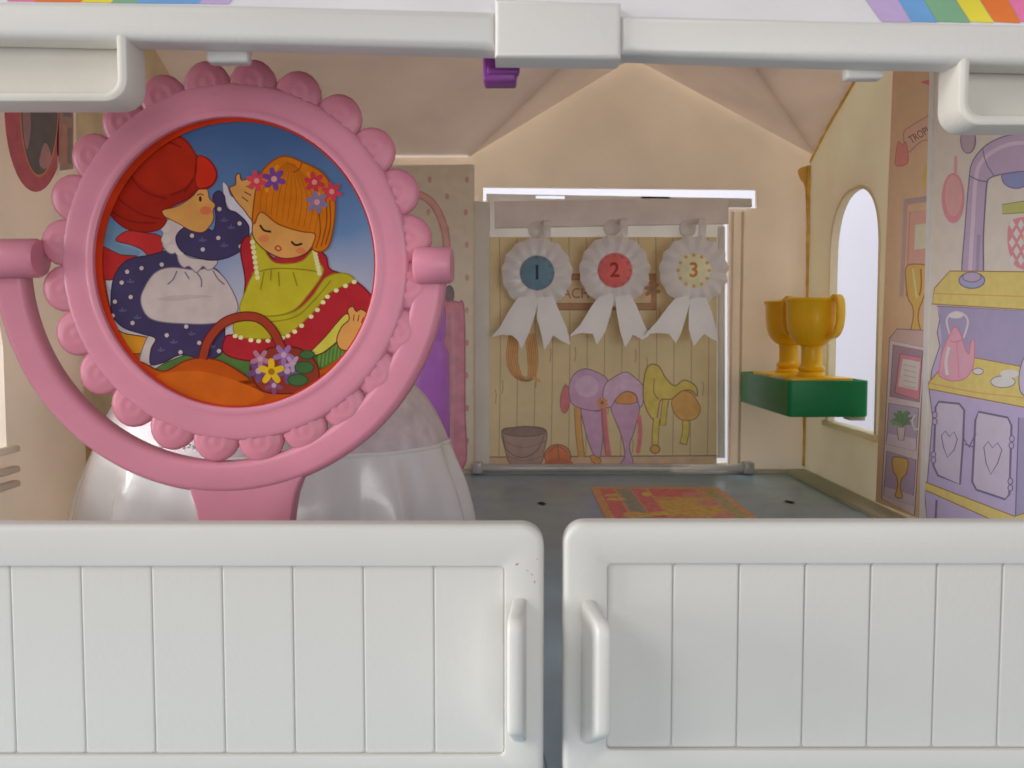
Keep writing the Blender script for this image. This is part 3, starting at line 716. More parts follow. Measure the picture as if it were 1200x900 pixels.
# first girl: ribbon, cap, face, collar, dress, apron
pp.fill([(62, 402), (120, 422), (168, 428), (132, 450), (108, 490), (55, 480)], T(170, 45, 45), outline=LN)
pp.fill([(108, 382), (140, 357), (190, 362), (232, 372), (238, 412), (205, 428), (180, 408), (150, 395)], T(178, 52, 52), outline=LN)
pp.fill([(95, 618), (130, 640), (205, 656), (194, 692), (140, 694), (112, 660)], T(200, 140, 50), outline=LN)
pp.fill([(180, 690), (198, 648), (212, 640), (228, 660), (218, 684), (208, 728), (176, 722)], WHT, outline=GREY)
pp.fill([(95, 540), (105, 480), (140, 438), (200, 424), (255, 412), (300, 425), (345, 455), (390, 465), (420, 520), (430, 600), (412, 615), (410, 662), (396, 702), (350, 712), (290, 700), (240, 722), (205, 726), (206, 685), (218, 655), (180, 642), (130, 625), (100, 592)], NAVY, outline=T(46, 34, 50), ow=3)
pp.fill([(185, 520), (215, 475), (260, 458), (330, 465), (375, 460), (412, 490), (442, 545), (446, 578), (420, 602), (370, 614), (300, 614), (230, 608), (195, 592), (178, 555)], WHT, outline=GREY, ow=3)
pp.fill([(225, 545), (270, 536), (330, 534), (380, 538), (330, 544), (260, 552)], T(184, 168, 164))
for l in ([(278, 468), (268, 490), (252, 505)], [(330, 468), (345, 490), (346, 512)], [(378, 466), (392, 490), (410, 505)], [(300, 470), (312, 490)]): pp.line(l, 4, GREY)
pp.fill([(282, 412), (320, 432), (388, 438), (378, 460), (362, 465), (350, 455), (332, 472), (312, 455), (296, 458), (282, 440)], WHT, outline=GREY)
pp.fill([(238, 395), (242, 345), (262, 318), (310, 302), (345, 308), (362, 345), (320, 352), (292, 372), (290, 402), (262, 420)], WHT, outline=GREY)
for (x, y) in ((246, 348), (248, 380), (264, 406), (286, 412)): pp.ell(x, y, 13, 13, T(205, 190, 186), None, 2, 14)
pp.fill([(405, 222), (418, 232), (428, 258), (450, 272), (474, 305), (490, 345), (478, 365), (455, 322), (425, 300), (408, 262)], T(205, 196, 205), outline=GREY)
pp.fill([(424, 238), (440, 228), (442, 204), (452, 198), (458, 216), (485, 212), (510, 240), (505, 285), (488, 325), (462, 296), (440, 270)], SKIN, outline=LN)
for l in ([(470, 232), (488, 240)], [(465, 248), (484, 258)], [(458, 262), (476, 275)]): pp.line(l, 3, LN)
pp.fill([(275, 375), (300, 346), (345, 340), (378, 356), (386, 315), (378, 262), (394, 246), (410, 260), (416, 294), (446, 308), (478, 346), (466, 398), (430, 426), (380, 438), (330, 430), (290, 412)], NAVY, outline=T(46, 34, 50), ow=3)
pp.fill([(238, 300), (280, 288), (320, 262), (342, 238), (362, 242), (368, 266), (384, 284), (378, 300), (380, 322), (370, 342), (350, 360), (318, 356), (286, 338), (258, 324), (244, 316)], SKIN, outline=LN, ow=2)
pp.ell(358, 300, 16, 12, T(205, 120, 80)); pp.ell(343, 268, 4, 8, T(50, 30, 25), n=12); pp.line([(334, 258), (344, 254), (352, 258)], 3, LN)
pp.fill([(75, 265), (92, 205), (140, 142), (190, 102), (250, 86), (300, 103), (335, 150), (362, 155), (386, 186), (386, 216), (365, 238), (335, 242), (310, 266), (262, 290), (236, 302), (248, 330), (225, 354), (180, 359), (130, 346), (90, 306)], RED, outline=REDD, ow=4)
pp.fill([(142, 158), (190, 110), (252, 94), (303, 112), (333, 158), (325, 208), (290, 240), (235, 255), (185, 232), (152, 200)], REDL)
pp.fill([(336, 150), (366, 160), (387, 194), (376, 228), (338, 238), (328, 205)], T(182, 50, 30), outline=REDD, ow=3)
for l in ([(138, 158), (150, 205), (190, 248), (250, 268)], [(332, 152), (328, 205), (300, 250)], [(95, 215), (120, 270), (180, 310), (240, 325)], [(260, 258), (300, 240), (328, 205)], [(90, 300), (150, 330), (220, 335)], [(200, 120), (250, 110), (290, 125)]): pp.line(l, 5, REDD)
for (x, y) in ((180, 460), (236, 450), (125, 500), (106, 553), (100, 592), (155, 612), (140, 470), (320, 370), (393, 376), (350, 408), (455, 400), (452, 336), (396, 296), (250, 646), (304, 622), (340, 667), (288, 693), (372, 640), (395, 690), (150, 540)): pp.ell(x, y, 6, 6, WHT, n=10)
for (x, y) in ((150, 500), (128, 580), (350, 385), (410, 400), (430, 350), (270, 668), (320, 645), (235, 690), (375, 680), (170, 600), (410, 330)):
    for da in (0.4, 1.7, 2.8): pp.line([(x, y), (x + 11 * math.cos(da), y - 11 * math.sin(da))], 5, NAVL, smooth=False)
# second girl
pp.fill([(455, 405), (484, 372), (560, 440), (650, 408), (690, 425), (702, 462), (748, 480), (798, 515), (830, 560), (820, 600), (765, 598), (700, 650), (640, 696), (560, 712), (470, 716), (408, 694), (414, 650), (440, 640), (452, 590), (468, 500)], CRIM, outline=T(100, 24, 30), ow=4)
pp.fill([(645, 698), (690, 650), (745, 588), (760, 610), (735, 650), (690, 690), (660, 702)], T(205, 190, 90), outline=LN)
pp.fill([(484, 374), (505, 376), (545, 442), (620, 442), (658, 410), (672, 442), (684, 472), (645, 530), (602, 576), (540, 592), (455, 584), (474, 510), (498, 450)], YG, outline=YGD, ow=3)
pp.fill([(452, 586), (540, 594), (605, 580), (652, 540), (692, 486), (740, 474), (768, 494), (702, 528), (662, 576), (602, 632), (560, 650), (500, 656), (438, 642)], T(178, 164, 52), outline=YGD, ow=3)
pp.line([(460, 604), (545, 608), (612, 592), (660, 548), (706, 494)], 4, YGD)
pp.line([(486, 476), (540, 462), (610, 462), (672, 470)], 4, YGD)
for i in range(17):
    t = i / 16; q = spline([(440, 648), (500, 662), (560, 656), (605, 636), (664, 580), (704, 532), (770, 498)], False, 12); x, y = q[int(t * (len(q) - 1))]; pp.ell(x, y, 7, 6, T(226, 218, 170), n=10)
for i in range(8): pp.ell(488 + i * 2, 388 + i * 14, 7, 7, T(222, 214, 160), n=10); pp.ell(660 + i * 2, 412 + i * 9, 7, 6, T(222, 214, 160), n=10)
for l in ([(520, 470), (510, 520)], [(560, 470), (562, 510)], [(600, 470), (612, 510)], [(540, 465), (538, 495)]): pp.line(l, 3, YGD)
pp.fill([(548, 428), (614, 430), (610, 446), (552, 446)], CRIM, False)
pp.fill([(722, 655), (736, 622), (756, 602), (752, 576), (766, 566), (776, 580), (790, 574), (808, 590), (802, 622), (790, 652), (756, 686), (730, 682)], SKIN, outline=LN)
for l in ([(770, 588), (768, 606)], [(784, 590), (780, 608)], [(796, 596), (790, 612)]): pp.line(l, 2.5, LN)
pp.fill([(490, 330), (505, 285), (560, 310), (630, 340), (662, 362), (652, 402), (622, 426), (570, 432), (520, 408), (490, 372)], SKIN, outline=LN)
pp.fill([(488, 318), (500, 232), (522, 182), (572, 150), (626, 166), (682, 196), (714, 252), (716, 322), (702, 392), (680, 414), (654, 406), (662, 366), (622, 358), (560, 338), (512, 304), (494, 336)], HAIR, outline=HAIRD, ow=4)
for i in range(11):
    t = i / 10; pp.line([(585 + 20 * t, 165 + 8 * t), (520 + 150 * t, 235 + 30 * t), (510 + 150 * t, 300 + 62 * t)], 2, T(164, 92, 26))
for l in ([(690, 250), (694, 330), (678, 400)], [(702, 270), (704, 340), (690, 395)], [(625, 168), (618, 185), (600, 195)], [(672, 300), (676, 360), (664, 404)]): pp.line(l, 3.5, HAIRD)
pp.line([(560, 175), (535, 210), (528, 250)], 10, T(214, 140, 52)); pp.line([(640, 195), (668, 240), (672, 290)], 9, T(212, 136, 48))
for l in ([(509, 340), (520, 355), (540, 359)], [(596, 386), (608, 396), (626, 392)]): pp.line(l, 6, T(60, 34, 28))
pp.ell(520, 378, 15, 10, T(208, 128, 84)); pp.ell(622, 412, 13, 9, T(208, 128, 84)); pp.line([(550, 405), (558, 398), (568, 406), (560, 412), (550, 405)], 4, T(160, 70, 56))
for (x, y, r_, c) in ((500, 218, 27, T(196, 72, 84)), (548, 213, 30, T(112, 70, 132)), (660, 222, 27, T(190, 60, 72)), (708, 248, 26, T(196, 66, 78)), (667, 277, 29, T(132, 116, 148))): pp.flower(x, y, r_, c, T(210, 150, 140))
# ground and basket
pp.fill([(470, 790), (560, 770), (680, 740), (760, 680), (815, 610), (830, 640), (770, 740), (680, 815), (560, 850), (480, 850)], ORG)
pp.fill([(175, 722), (240, 746), (300, 718), (345, 709), (400, 718), (460, 752), (520, 794), (600, 802), (690, 772), (760, 705), (845, 600), (845, 720), (720, 860), (520, 900), (340, 880), (230, 810)], ORG, outline=T(120, 46, 18), ow=4)
pp.fill([(215, 765), (330, 745), (450, 775), (520, 815), (420, 850), (300, 830)], T(192, 100, 34))
pp.line([(300, 832), (430, 852), (560, 838), (680, 788)], 7, T(140, 50, 20))
pp.fill([(482, 735), (520, 690), (560, 678), (620, 684), (664, 722), (672, 770), (640, 800), (570, 808), (510, 796)], T(132, 56, 38), outline=T(90, 32, 24), ow=4)
pp.line([(350, 712), (366, 660), (408, 612), (460, 594), (508, 600), (545, 634), (570, 684)], 27, T(92, 30, 24)); pp.line([(350, 712), (366, 660), (408, 612), (460, 594), (508, 600), (545, 634), (570, 684)], 21, T(150, 62, 42))
for (x, y, r_, c) in ((505, 745, 30, T(108, 80, 122)), (585, 745, 32, T(112, 82, 126)), (510, 712, 26, T(176, 120, 140)), (575, 700, 28, T(150, 112, 160)), (548, 785, 24, T(130, 76, 110)), (600, 725, 22, T(180, 150, 176))): pp.flower(x, y, r_, c, T(190, 160, 170), 5)
for (cx, cy, rx, ry) in ((632, 735, 26, 17), (614, 770, 28, 16), (640, 700, 20, 12)): pp.ell(cx, cy, rx, ry, T(70, 100, 62), T(48, 70, 44), 3)
pp.flower(541, 747, 34, T(214, 176, 52), T(150, 110, 30), 5, -PI / 2)
# clip to the disc: everything outside lies under the ring's inner lip, so trim it away
keepF, keepM = [], []
for f, m_ in zip(pp.F, pp.M):
    c = sum((pp.V[i] for i in f), Vector()) / len(f)
    if min((pp.V[i] - PC).length for i in f) < 172 * K or (c - PC).length < 171 * K: keepF.append(f); keepM.append(m_)
for i, v in enumerate(pp.V):
    d = v - PC; h = d.dot(nn); q = d - nn * h
    if q.length > 171 * K: pp.V[i] = PC + q * (171 * K / q.length) + nn * h
pp.F, pp.M = keepF, keepM
# red rim line
b = len(pp.V)
for i in range(n):
    er = e1 * math.cos(2 * PI * i / n) + e2 * math.sin(2 * PI * i / n)
    wv = 5 + 7 * max(0, -math.cos(2 * PI * i / n + .4)); pp.V += [PC + er * 171 * K + nn * (1e-6 * (pp.k + 4)), PC + er * (171 - wv) * K + nn * (1e-6 * (pp.k + 4))]
for i in range(n):
    j = (i + 1) % n; pp.F.append((b + 2 * i, b + 2 * i + 1, b + 2 * j + 1, b + 2 * j)); pp.M.append(pp.mi(T(186, 62, 30)))
PRINT_OBJ = pp.build('printed_picture', mirror, 'printed picture of two girls, one in a red cap, one fair-haired')
PRINT_OBJ.parent = disc

# yoke
YO = atP(256, 309, C - nn * (13 * K), nn)
def yk(ang): return YO + (e1 * math.cos(ang) + Vector((0, 0, 1)) * math.sin(ang)) * (253 * K)
path = [yk(PI * 0.985 + (PI * 1.03) * k / 72) for k in range(73)]
prof = rrect(-19 * K, 19 * K, -14 * K, 14 * K, 9 * K, 5)
part('yoke', *sweep(path, prof, lambda i, t: ((path[i] - YO).normalized(), nn)), PINK, mirror, autosmooth=40)
for (x0, x1, cy, r_) in ((-20, 48, 303, 23), (486, 530, 311, 21)):
    pa = atP(x0, cy, C + nn * (3 * K), nn); pb = atP(x1, cy, C + nn * (3 * K), nn); L_ = (pb - pa).length
    pr_ = [(0, 0), (r_ * K * .8, 0), (r_ * K * .95, 1.5 * K), (r_ * K, 4 * K), (r_ * K, L_ - 4 * K), (r_ * K * .9, L_), (0, L_)]
    part('pivot', *lathe(pr_, pa, nn, Vector((0, 0, 1)), e1, 32), PINK, mirror, autosmooth=40)
st = [(216, 556), (221, 570), (225, 584), (229, 597), (232, 614), (233, 660), (226, 800), (222, 838), (352, 838), (348, 800), (341, 660), (341, 614), (343, 597), (346, 580), (351, 566), (358, 552), (330, 556), (290, 560), (250, 560)]
spl = [atP(x, y, C - nn * (2 * K), nn) - C for x, y in st]
part('stem', *plate([(p.dot(e1), p.z) for p in spl], -25 * K, -1.2 * K, 3 * K, lambda u, v, w: C + e1 * u + e2 * v + nn * w, 3, both=True), PINK, mirror, autosmooth=40)
bc = Vector((fw(287, 700, YM)[0], YM + 0.004, 0))
part('foot', *lathe([(0, 0.0002), (.026, .0002), (.0275, .0012), (.027, .003), (.02, .0052), (.010, .007), (0, .007)], bc, Vector((1, 0, 0)), Vector((0, 1, 0)), Vector((0, 0, 1)), 48), PINK, mirror, autosmooth=50)

# ================================================================== WHITE GOWN behind the mirror
YG_ = 0.34; kg = YG_ / F
gc = atY(320, 400, YG_)
gown = root('toy_gown', (gc.x, YG_, 0), 'white satin toy gown with sheer top standing behind the pink mirror', 'toy gown')
def gz(py): return atY(320, py, YG_).z
skirt = [(238, 0.0006), (238, gz(640)), (235, gz(609)), (226, gz(570)), (216, gz(545)), (205, gz(518))]
top = [(204, gz(519)), (200, gz(506)), (184, gz(474)), (165, gz(452)), (135, gz(430)), (95, gz(412)), (50, gz(402)), (0.5, gz(399))]
def fold(r, h, a):
    amp = 0.0048 * max(0.0, min(1.0, (gz(505) - h) / (gz(505)))) * min(1, r / .05)
    return r * 1.0 + amp * (math.sin(14 * a) + 0.5 * math.sin(23 * a + 1.3) - 0.8) + 0.0005 * math.sin(7 * a)
ex, ey, ez = Vector((1, 0, 0)), Vector((0, 0.72, 0)), Vector((0, 0, 1))
gb = Vector((gc.x, YG_, 0))
sk = [(r * kg, h) for r, h in spline(skirt, False, 4)]; tp = [(r * kg, h) for r, h in spline(top, False, 4)]
part('skirt', *lathe(sk, gb, ex, ey, ez, 160, fold), SATIN, gown, smooth=True)
part('sheer_top', *lathe(tp, gb, ex, ey, ez, 160, fold), SHEER, gown, smooth=True)
hem = [(205.5 * kg, gz(520)), (206.5 * kg, gz(518)), (206.5 * kg, gz(516)), (204.5 * kg, gz(515))]
part('hem_band', *lathe(hem, gb, ex, ey, ez, 160, fold), SATIN, gown, smooth=True)
sq0 = None
for k in range(16):
    a = -PI / 2 - 0.95 + 0.9 * k / 15 + random.uniform(-.02, .02); rr = random.uniform(198, 206) * kg; h = gz(random.uniform(502, 515))
    p = gb + ex * math.cos(a) * rr + ey * math.sin(a) * rr + ez * h
    if sq0 is None:
        r0 = 0.0011; vv = [(r0, 0, 0), (-r0, 0, 0), (0, r0, 0), (0, -r0, 0), (0, 0, r0), (0, 0, -r0)]
        sq0 = part('sequin', [Vector(v) + gown.location for v in vv], [(0, 2, 4), (2, 1, 4), (1, 3, 4), (3, 0, 4), (2, 0, 5), (1, 2, 5), (3, 1, 5), (0, 3, 5)], SEQ, gown)
        sq0.location = p - gown.location
    else:
        c = copy_part(sq0, gown); c.location = p - gown.location; c.rotation_euler = (random.random() * 3, random.random() * 3, random.random() * 3)

# ================================================================== PURPLE BOTTLE
YP = 0.455; kp = YP / F
pc = atY(486, 560, YP); pc.z = 0
bottle = root('toy_bottle', pc, 'shiny purple plastic bottle behind the pink mirror yoke', 'toy bottle')
def bz(py): return atY(484, py, YP).z
bp_ = [(0, 0.0004), (40, .0004), (42, .002), (42, bz(430)), (41.5, bz(414)), (38.5, bz(407)), (36.5, bz(403)), (36.5, bz(398)), (38, bz(394)), (38, bz(366)), (36.5, bz(358)), (30, bz(350)), (20, bz(345)), (14, bz(342)), (13, bz(338)), (14, bz(334)), (0, bz(334))]
part('bottle_body', *lathe([(r * kp, h) for r, h in bp_], pc, ex, Vector((0, 1, 0)), ez, 64), PURP, bottle, smooth=True)
part('bottle_cap', *lathe([(0, bz(333.5)), (15 * kp, bz(333.5)), (16 * kp, bz(331)), (16 * kp, bz(316)), (14 * kp, bz(313)), (0, bz(312))], pc, ex, Vector((0, 1, 0)), ez, 32), DPURP, bottle, autosmooth=40)

# ================================================================== TACK-ROOM FLAP in the back wall
YD = 0.5545
fc = atY(700, 550, YD)
flap = root('tack_room_flap', (fc.x, YD, 0), 'translucent cream back door flap with printed saddles, standing ajar in the back wall', 'toy door')
fl = [fw(x, y, YD) for x, y in ((570, 227), (880, 232.5), (880, 243), (848, 243), (848, 536.5), (786, 536.5), (786, 551), (556, 551), (556, 236), (570, 236))]
slots = [[fw(x, y, YD) for x, y in q] for q in (((628, 228.8), (662, 229.2), (662, 233.2), (628, 232.6)), ((752, 230), (785, 230.6), (785, 232.8), (752, 232.6)))]
part('flap_panel', *solid(fl, slots, fy, YD, YD + 0.002), PANEL, flap)
A = fw(580, 269, YD); B = fw(852, 236, YD)
part('rail', *plate([fw(580, 268, YD), fw(580, 237, YD), fw(852, 233, YD), fw(852, 263, YD)], YD - 0.0001, YD - 0.0045, 0.0006, fy, 3), RAIL, flap, autosmooth=40)
part('frame_edge', *plate([fw(556, 550, YD), fw(556, 237, YD), fw(574, 237, YD), fw(574, 550, YD)], YD - 0.0001, YD - 0.003, 0.0009, fy, 3), PANEL, flap, autosmooth=40)
part('frame_edge', *plate([fw(841, 536, YD), fw(841, 266, YD), fw(848.5, 266, YD), fw(848.5, 536, YD)], YD - 0.0001, YD - 0.003, 0.0007, fy, 3), PANEL, flap, autosmooth=40)
part('ear', *plate([fw(850, 242.5, YD), fw(850, 233, YD), fw(880, 234, YD), fw(880, 242.8, YD)], YD - 0.0001, YD - 0.003, 0.0006, fy, 3), PANEL, flap, autosmooth=40)
bl, br = fw(552, 552, YD), fw(880, 552, YD)
cp = [(0.0027 * math.cos(2 * PI * k / 14), 0.0027 * math.sin(2 * PI * k / 14)) for k in range(14)]
z_h = fw(700, 548, YD)[1] + 0.0002
part('hinge_bar', *sweep([Vector((bl[0], YD - 0.0032, z_h)), Vector((fc.x, YD - 0.0032, z_h)), Vector((br[0], YD - 0.0032, z_h))], cp, lambda i, t: (Vector((0, 1, 0)), Vector((0, 0, 1)))), CLEAR, flap, autosmooth=60)
for px in (560, 876):
    q = fw(px, 546, YD - .004)
    part('hinge_knuckle', *box(q[0] - .0032, q[0] + .0032, YD - 0.0085, YD - 0.001, z_h - .003, z_h + .0042, 0.001), CLEAR, flap, autosmooth=50)
tp_ = Print(lambda x, y: atY(x, y, YD - 0.0001), (0, -1, 0), (560, 380, 3.6364))
OC = ink(188, 158, 114, 2.3, .06, 60); OCD = ink(128, 92, 54, 1.6)
tp_.fill([(48, -372), (1018, -372), (1018, 610), (48, 622)], OC, False)
tp_.fill([(48, 564), (1018, 560), (1018, 572), (820, 606), (48, 622)], ink(186, 158, 128, 1.9), False)
tp_.line([(48, 566), (500, 563), (1018, 560)], 5, OCD)
for i in range(13):
    x = 92 + i * 74; tp_.line([(x, -370), (x + 4, 100), (x - 2, 560)], 3, ink(150, 112, 68, 1.8))
for i in range(24):
    x = random.uniform(60, 1000); y = random.uniform(-250, 520); tp_.line([(x, y), (x + 3, y + 26), (x - 1, y + 60)], 3, ink(142, 104, 62, 1.8))
# notice board behind the rosettes
tp_.crop = (560, 210, 3.6364)
tp_.fill([(300, 405), (760, 405), (760, 556), (300, 556)], ink(150, 100, 50), False, OCD, 6)
tp_.fill([(320, 428), (738, 428), (738, 530), (320, 530)], ink(196, 158, 118), False, OCD, 5)
tp_.text('EACH', 405, 488, 62, ink(140, 70, 60, 1.3), 0.0, 0.0, 0.9)
tp_.flower(742, 470, 34, ink(140, 92, 40), OCD, 6)
tp_.crop = (560, 380, 3.6364)
RP = ink(200, 132, 36); RPD = ink(130, 66, 16, 1.3)
for k in range(5):
    d = k * 9
    tp_.line([(138 + d, 40), (126 + d, 130), (140 + d, 200), (188, 238 - d * .4), (238 - d * .6, 225), (252 - d, 140), (240 - d, 40)], 11, RPD); tp_.line([(138 + d, 40), (126 + d, 130), (140 + d, 200), (188, 238 - d * .4), (238 - d * .6, 225), (252 - d, 140), (240 - d, 40)], 7, RP)
tp_.line([(235, 225), (258, 238), (266, 246)], 10, RP)
tp_.fill([(102, 455), (150, 440), (230, 436), (292, 455), (282, 540), (266, 594), (200, 610), (138, 594), (118, 540)], ink(140, 114, 100), True, ink(95, 70, 62, 1.3), 4)
tp_.ell(197, 458, 92, 20, ink(112, 88, 78), ink(95, 70, 62, 1.3), 4); tp_.line([(108, 470), (120, 530), (180, 568), (250, 540), (284, 470)], 4, ink(95, 70, 62, 1.3))
for l in ([(112, 500), (197, 525), (286, 500)], [(124, 560), (197, 582), (276, 560)]): tp_.line(l, 4, ink(112, 86, 76))
tp_.ell(340, 562, 56, 50, ink(188, 95, 25), ink(130, 60, 15, 1.3), 4); tp_.fill([(288, 585), (340, 570), (400, 582), (390, 608), (300, 610)], ink(165, 80, 20))
for l in ([(300, 545), (340, 520), (380, 545)], [(340, 514), (345, 570)]): tp_.line(l, 4, ink(140, 66, 16, 1.3))
SAD = ink(172, 132, 168); SAO = ink(116, 80, 120, 1.3); SAL = ink(190, 155, 185)
tp_.fill([(372, 258), (352, 312), (356, 366), (378, 374), (396, 300)], ink(180, 85, 90), True, SAO, 3)
tp_.line([(425, 352), (430, 460), (442, 565)], 30, ink(135, 80, 20, 1.3)); tp_.line([(425, 352), (430, 460), (442, 565)], 24, ink(196, 135, 40))
tp_.fill([(440, 350), (500, 370), (540, 372), (534, 450), (524, 556), (506, 572), (486, 540), (462, 470)], SAD, True, SAO, 4)
tp_.fill([(566, 340), (660, 330), (690, 350), (668, 450), (646, 520), (662, 590), (650, 614), (606, 600), (626, 560), (610, 470)], SAD, True, SAO, 4)
tp_.fill([(388, 268), (408, 216), (455, 190), (512, 206), (552, 236), (566, 290), (558, 350), (500, 368), (430, 355), (396, 328)], SAD, True, SAO, 4)
tp_.ell(465, 265, 50, 46, SAL)
tp_.fill([(540, 262), (580, 226), (632, 204), (672, 230), (706, 268), (704, 330), (690, 352), (672, 300), (630, 286), (590, 316), (566, 352), (534, 340)], SAL, True, SAO, 4)
tp_.fill([(585, 330), (608, 296), (645, 288), (674, 306), (672, 334), (620, 340)], ink(196, 125, 40), True, RPD, 3)
tp_.line([(535, 345), (540, 440), (556, 562)], 26, ink(185, 85, 95)); tp_.line([(528, 360), (532, 440), (545, 558)], 4, SAO); tp_.line([(686, 388), (692, 460), (682, 548)], 18, ink(185, 88, 98))
tp_.flower(530, 335, 24, ink(200, 120, 50), RPD, 8); tp_.fill([(480, 560), (505, 562), (524, 578), (515, 598), (488, 586)], ink(190, 130, 40), True, RPD, 3)
YS = ink(212, 160, 40, 2.2); YSO = ink(140, 92, 16, 1.3); YS2 = ink(196, 138, 36)
tp_.line([(800, 320), (792, 380), (788, 432)], 28, YSO); tp_.line([(800, 320), (792, 380), (788, 430)], 22, YS)
tp_.line([(886, 395), (886, 460), (874, 512)], 32, YSO); tp_.line([(886, 395), (886, 460), (874, 508)], 25, YS)
tp_.fill([(826, 330), (850, 285), (905, 290), (936, 330), (948, 365), (926, 402), (872, 408), (836, 376)], YS2, True, YSO, 4)
tp_.fill([(712, 212), (732, 174), (770, 178), (800, 228), (838, 262), (880, 238), (928, 264), (934, 306), (908, 282), (866, 286), (826, 318), (782, 322), (770, 360), (758, 412), (722, 372), (704, 300)], YS, True, YSO, 5)
tp_.line([(750, 195), (766, 250), (800, 290), (840, 290)], 7, ink(215, 165, 70)); tp_.line([(752, 230), (750, 290), (770, 320)], 4, YSO)
tp_.line([(762, 400), (756, 470), (755, 525)], 30, YSO); tp_.line([(762, 400), (756, 470), (755, 525)], 23, YS); tp_.ell(755, 532, 20, 18, YS2, YSO, 5, 14)
tp_.build('tack_room_print', flap, 'printed tack room with bucket, rope, lavender and yellow saddles')

# ================================================================== ROSETTES on the rail
def rosette(cx, cy, Rpx, name_num, disc_col, num_col, dot_col, tails, label, hook_px, pleat_amp, yr):
    k = yr / F; c = atY(cx, cy, yr)
    r = root('rosette', (c.x, yr, c.z), label, 'rosette', 'white rosettes hanging in the back doorway')
    n_ = Vector((0, -1, 0)); e1_, e2_ = Vector((1, 0, 0)), Vector((0, 0, 1))
    NPL = 15; seg = NPL * 8
    V = []; Fc = []; rings = [(18, 1.5), (21, 3.5), (24, 3.5), (29, 4.5), (35, 3.5), (Rpx, 0.5)]
    for side_ in (1, -1):
        for i in range(seg):
            a = 2 * PI * i / seg; w = math.cos(NPL * a); tri = 2 / PI * math.asin(math.sin(NPL * a) * .98)
            for j, (rr, h) in enumerate(rings):
                t = max(0, (rr - 21) / (Rpx - 21)); rad = rr + (t ** 3) * 0.55 * pleat_amp * tri
                hh = h + t * pleat_amp * tri
                V.append(c + (e1_ * math.cos(a) + e2_ * math.sin(a)) * rad * k + n_ * ((hh if side_ > 0 else hh - 2.2) * k))
    m = len(rings); T0 = seg * m
    for i in range(seg):
        i2 = (i + 1) % seg
        for j in range(m - 1):
            Fc.append((i * m + j, i2 * m + j, i2 * m + j + 1, i * m + j + 1)); Fc.append((T0 + i * m + j + 1, T0 + i2 * m + j + 1, T0 + i2 * m + j, T0 + i * m + j))
        Fc.append((i * m + m - 1, i2 * m + m - 1, T0 + i2 * m + m - 1, T0 + i * m + m - 1)); Fc.append((T0 + i * m, T0 + i2 * m, i2 * m, i * m))
    part('pleated_ring', V, Fc, ROSE, r, autosmooth=25)
    for tl in tails:
        poly = [fw(x, y, yr) for x, y in tl]
        V, Fc = plate(poly, 0, 1.0, 0.0, lambda u, v, w: (u, yr + 0.0012 - w * 0.0011 - 0.0035 * math.sin((c.z - v) * 55), v), 1)
        part('ribbon_tail', V, Fc, ROSE, r, autosmooth=40)
    d = part('centre_disc', *lathe([(0, 3.6 * k), (19.2 * k, 3.6 * k), (20 * k, 3.0 * k), (20 * k, 0), (0, 0)], c, e1_, e2_, n_, 48), ink(*disc_col, 1.8, .1, 160, .05), r, autosmooth=40)
    q = Print(lambda x, y: atY(x, y, yr - 3.65 * k), n_, (cx, cy, 1), 4e-6)
    for i in range(12):
        a = 2 * PI * i / 12; q.ell(18.2 * math.cos(a), 18.2 * math.sin(a), 2.1, 2.1, ink(*dot_col, 1.4), n=8)
    q.text(name_num, 0, 0, 24, ink(*num_col, 1.2, .1, 160, .02), 0, 0.02)
    o = q.build('numeral', d)
    # hook to the rail
    hx, hy = hook_px
    p0 = atY(hx, hy + 14, yr); p1 = atY(hx, hy, yr); p2 = atY(hx, hy - 5, yr + .004)
    p2.y = yr + 0.005; p3 = Vector((p2.x - 0.002, YD - 0.0055, p2.z - 0.001)); p4 = Vector((p3.x - .004, YD - 0.0048, p3.z - 0.002))
    path = [Vector(v) for v in spline([p0, p1, p2, p3, p4], False, 5)]
    part('hook', *sweep(path, rrect(-.0022, .0022, -.0006, .0006, .0004, 2), lambda i, t: (Vector((1, 0, 0)), Vector((1, 0, 0)).cross(t).normalized())), ROSE, r, autosmooth=50)
    part('hook_tab', *lathe([(0, 0.0014), (.0042, .0014), (.0052, .0006), (.0052, 0)], Vector((p4.x, YD - 0.0047, p4.z - 0.001)), e1_, e2_, n_, 20), ROSE, r, autosmooth=40)
YRS = 0.536
def tails_at(L, Rr): return [spline_soft(L), spline_soft(Rr)]
def spline_soft(p): return p
rosette(629.3, 320, 41, '1', (84, 118, 136), (46, 62, 82), (70, 86, 104),
        [[(628, 345), (607, 349), (598, 362), (586, 383), (576, 395), (589, 392), (600, 393), (606, 398), (611, 409), (619, 392), (626, 372), (631, 352)],
         [(629, 349), (630, 356), (629, 372), (634, 392), (638, 410), (643, 402), (648, 393), (657, 399), (668, 404), (664, 385), (654, 362), (648, 347)]],
        'white rosette with a blue disc numbered 1, hung on the back rail', (641, 264), 1.7, YRS)
rosette(720.3, 317, 41, '2', (204, 92, 88), (168, 48, 52), (176, 56, 58),
        [[(718, 344), (701, 348), (692, 360), (680, 380), (667, 394), (681, 390), (694, 391), (699, 404), (708, 390), (714, 372), (719, 352)],
         [(720, 348), (722, 366), (726, 388), (732, 407), (737, 399), (741, 392), (752, 398), (760, 393), (753, 378), (745, 358), (737, 345)]],
        'white rosette with a red disc numbered 2, middle of the three', (731, 262), 1.9, YRS)
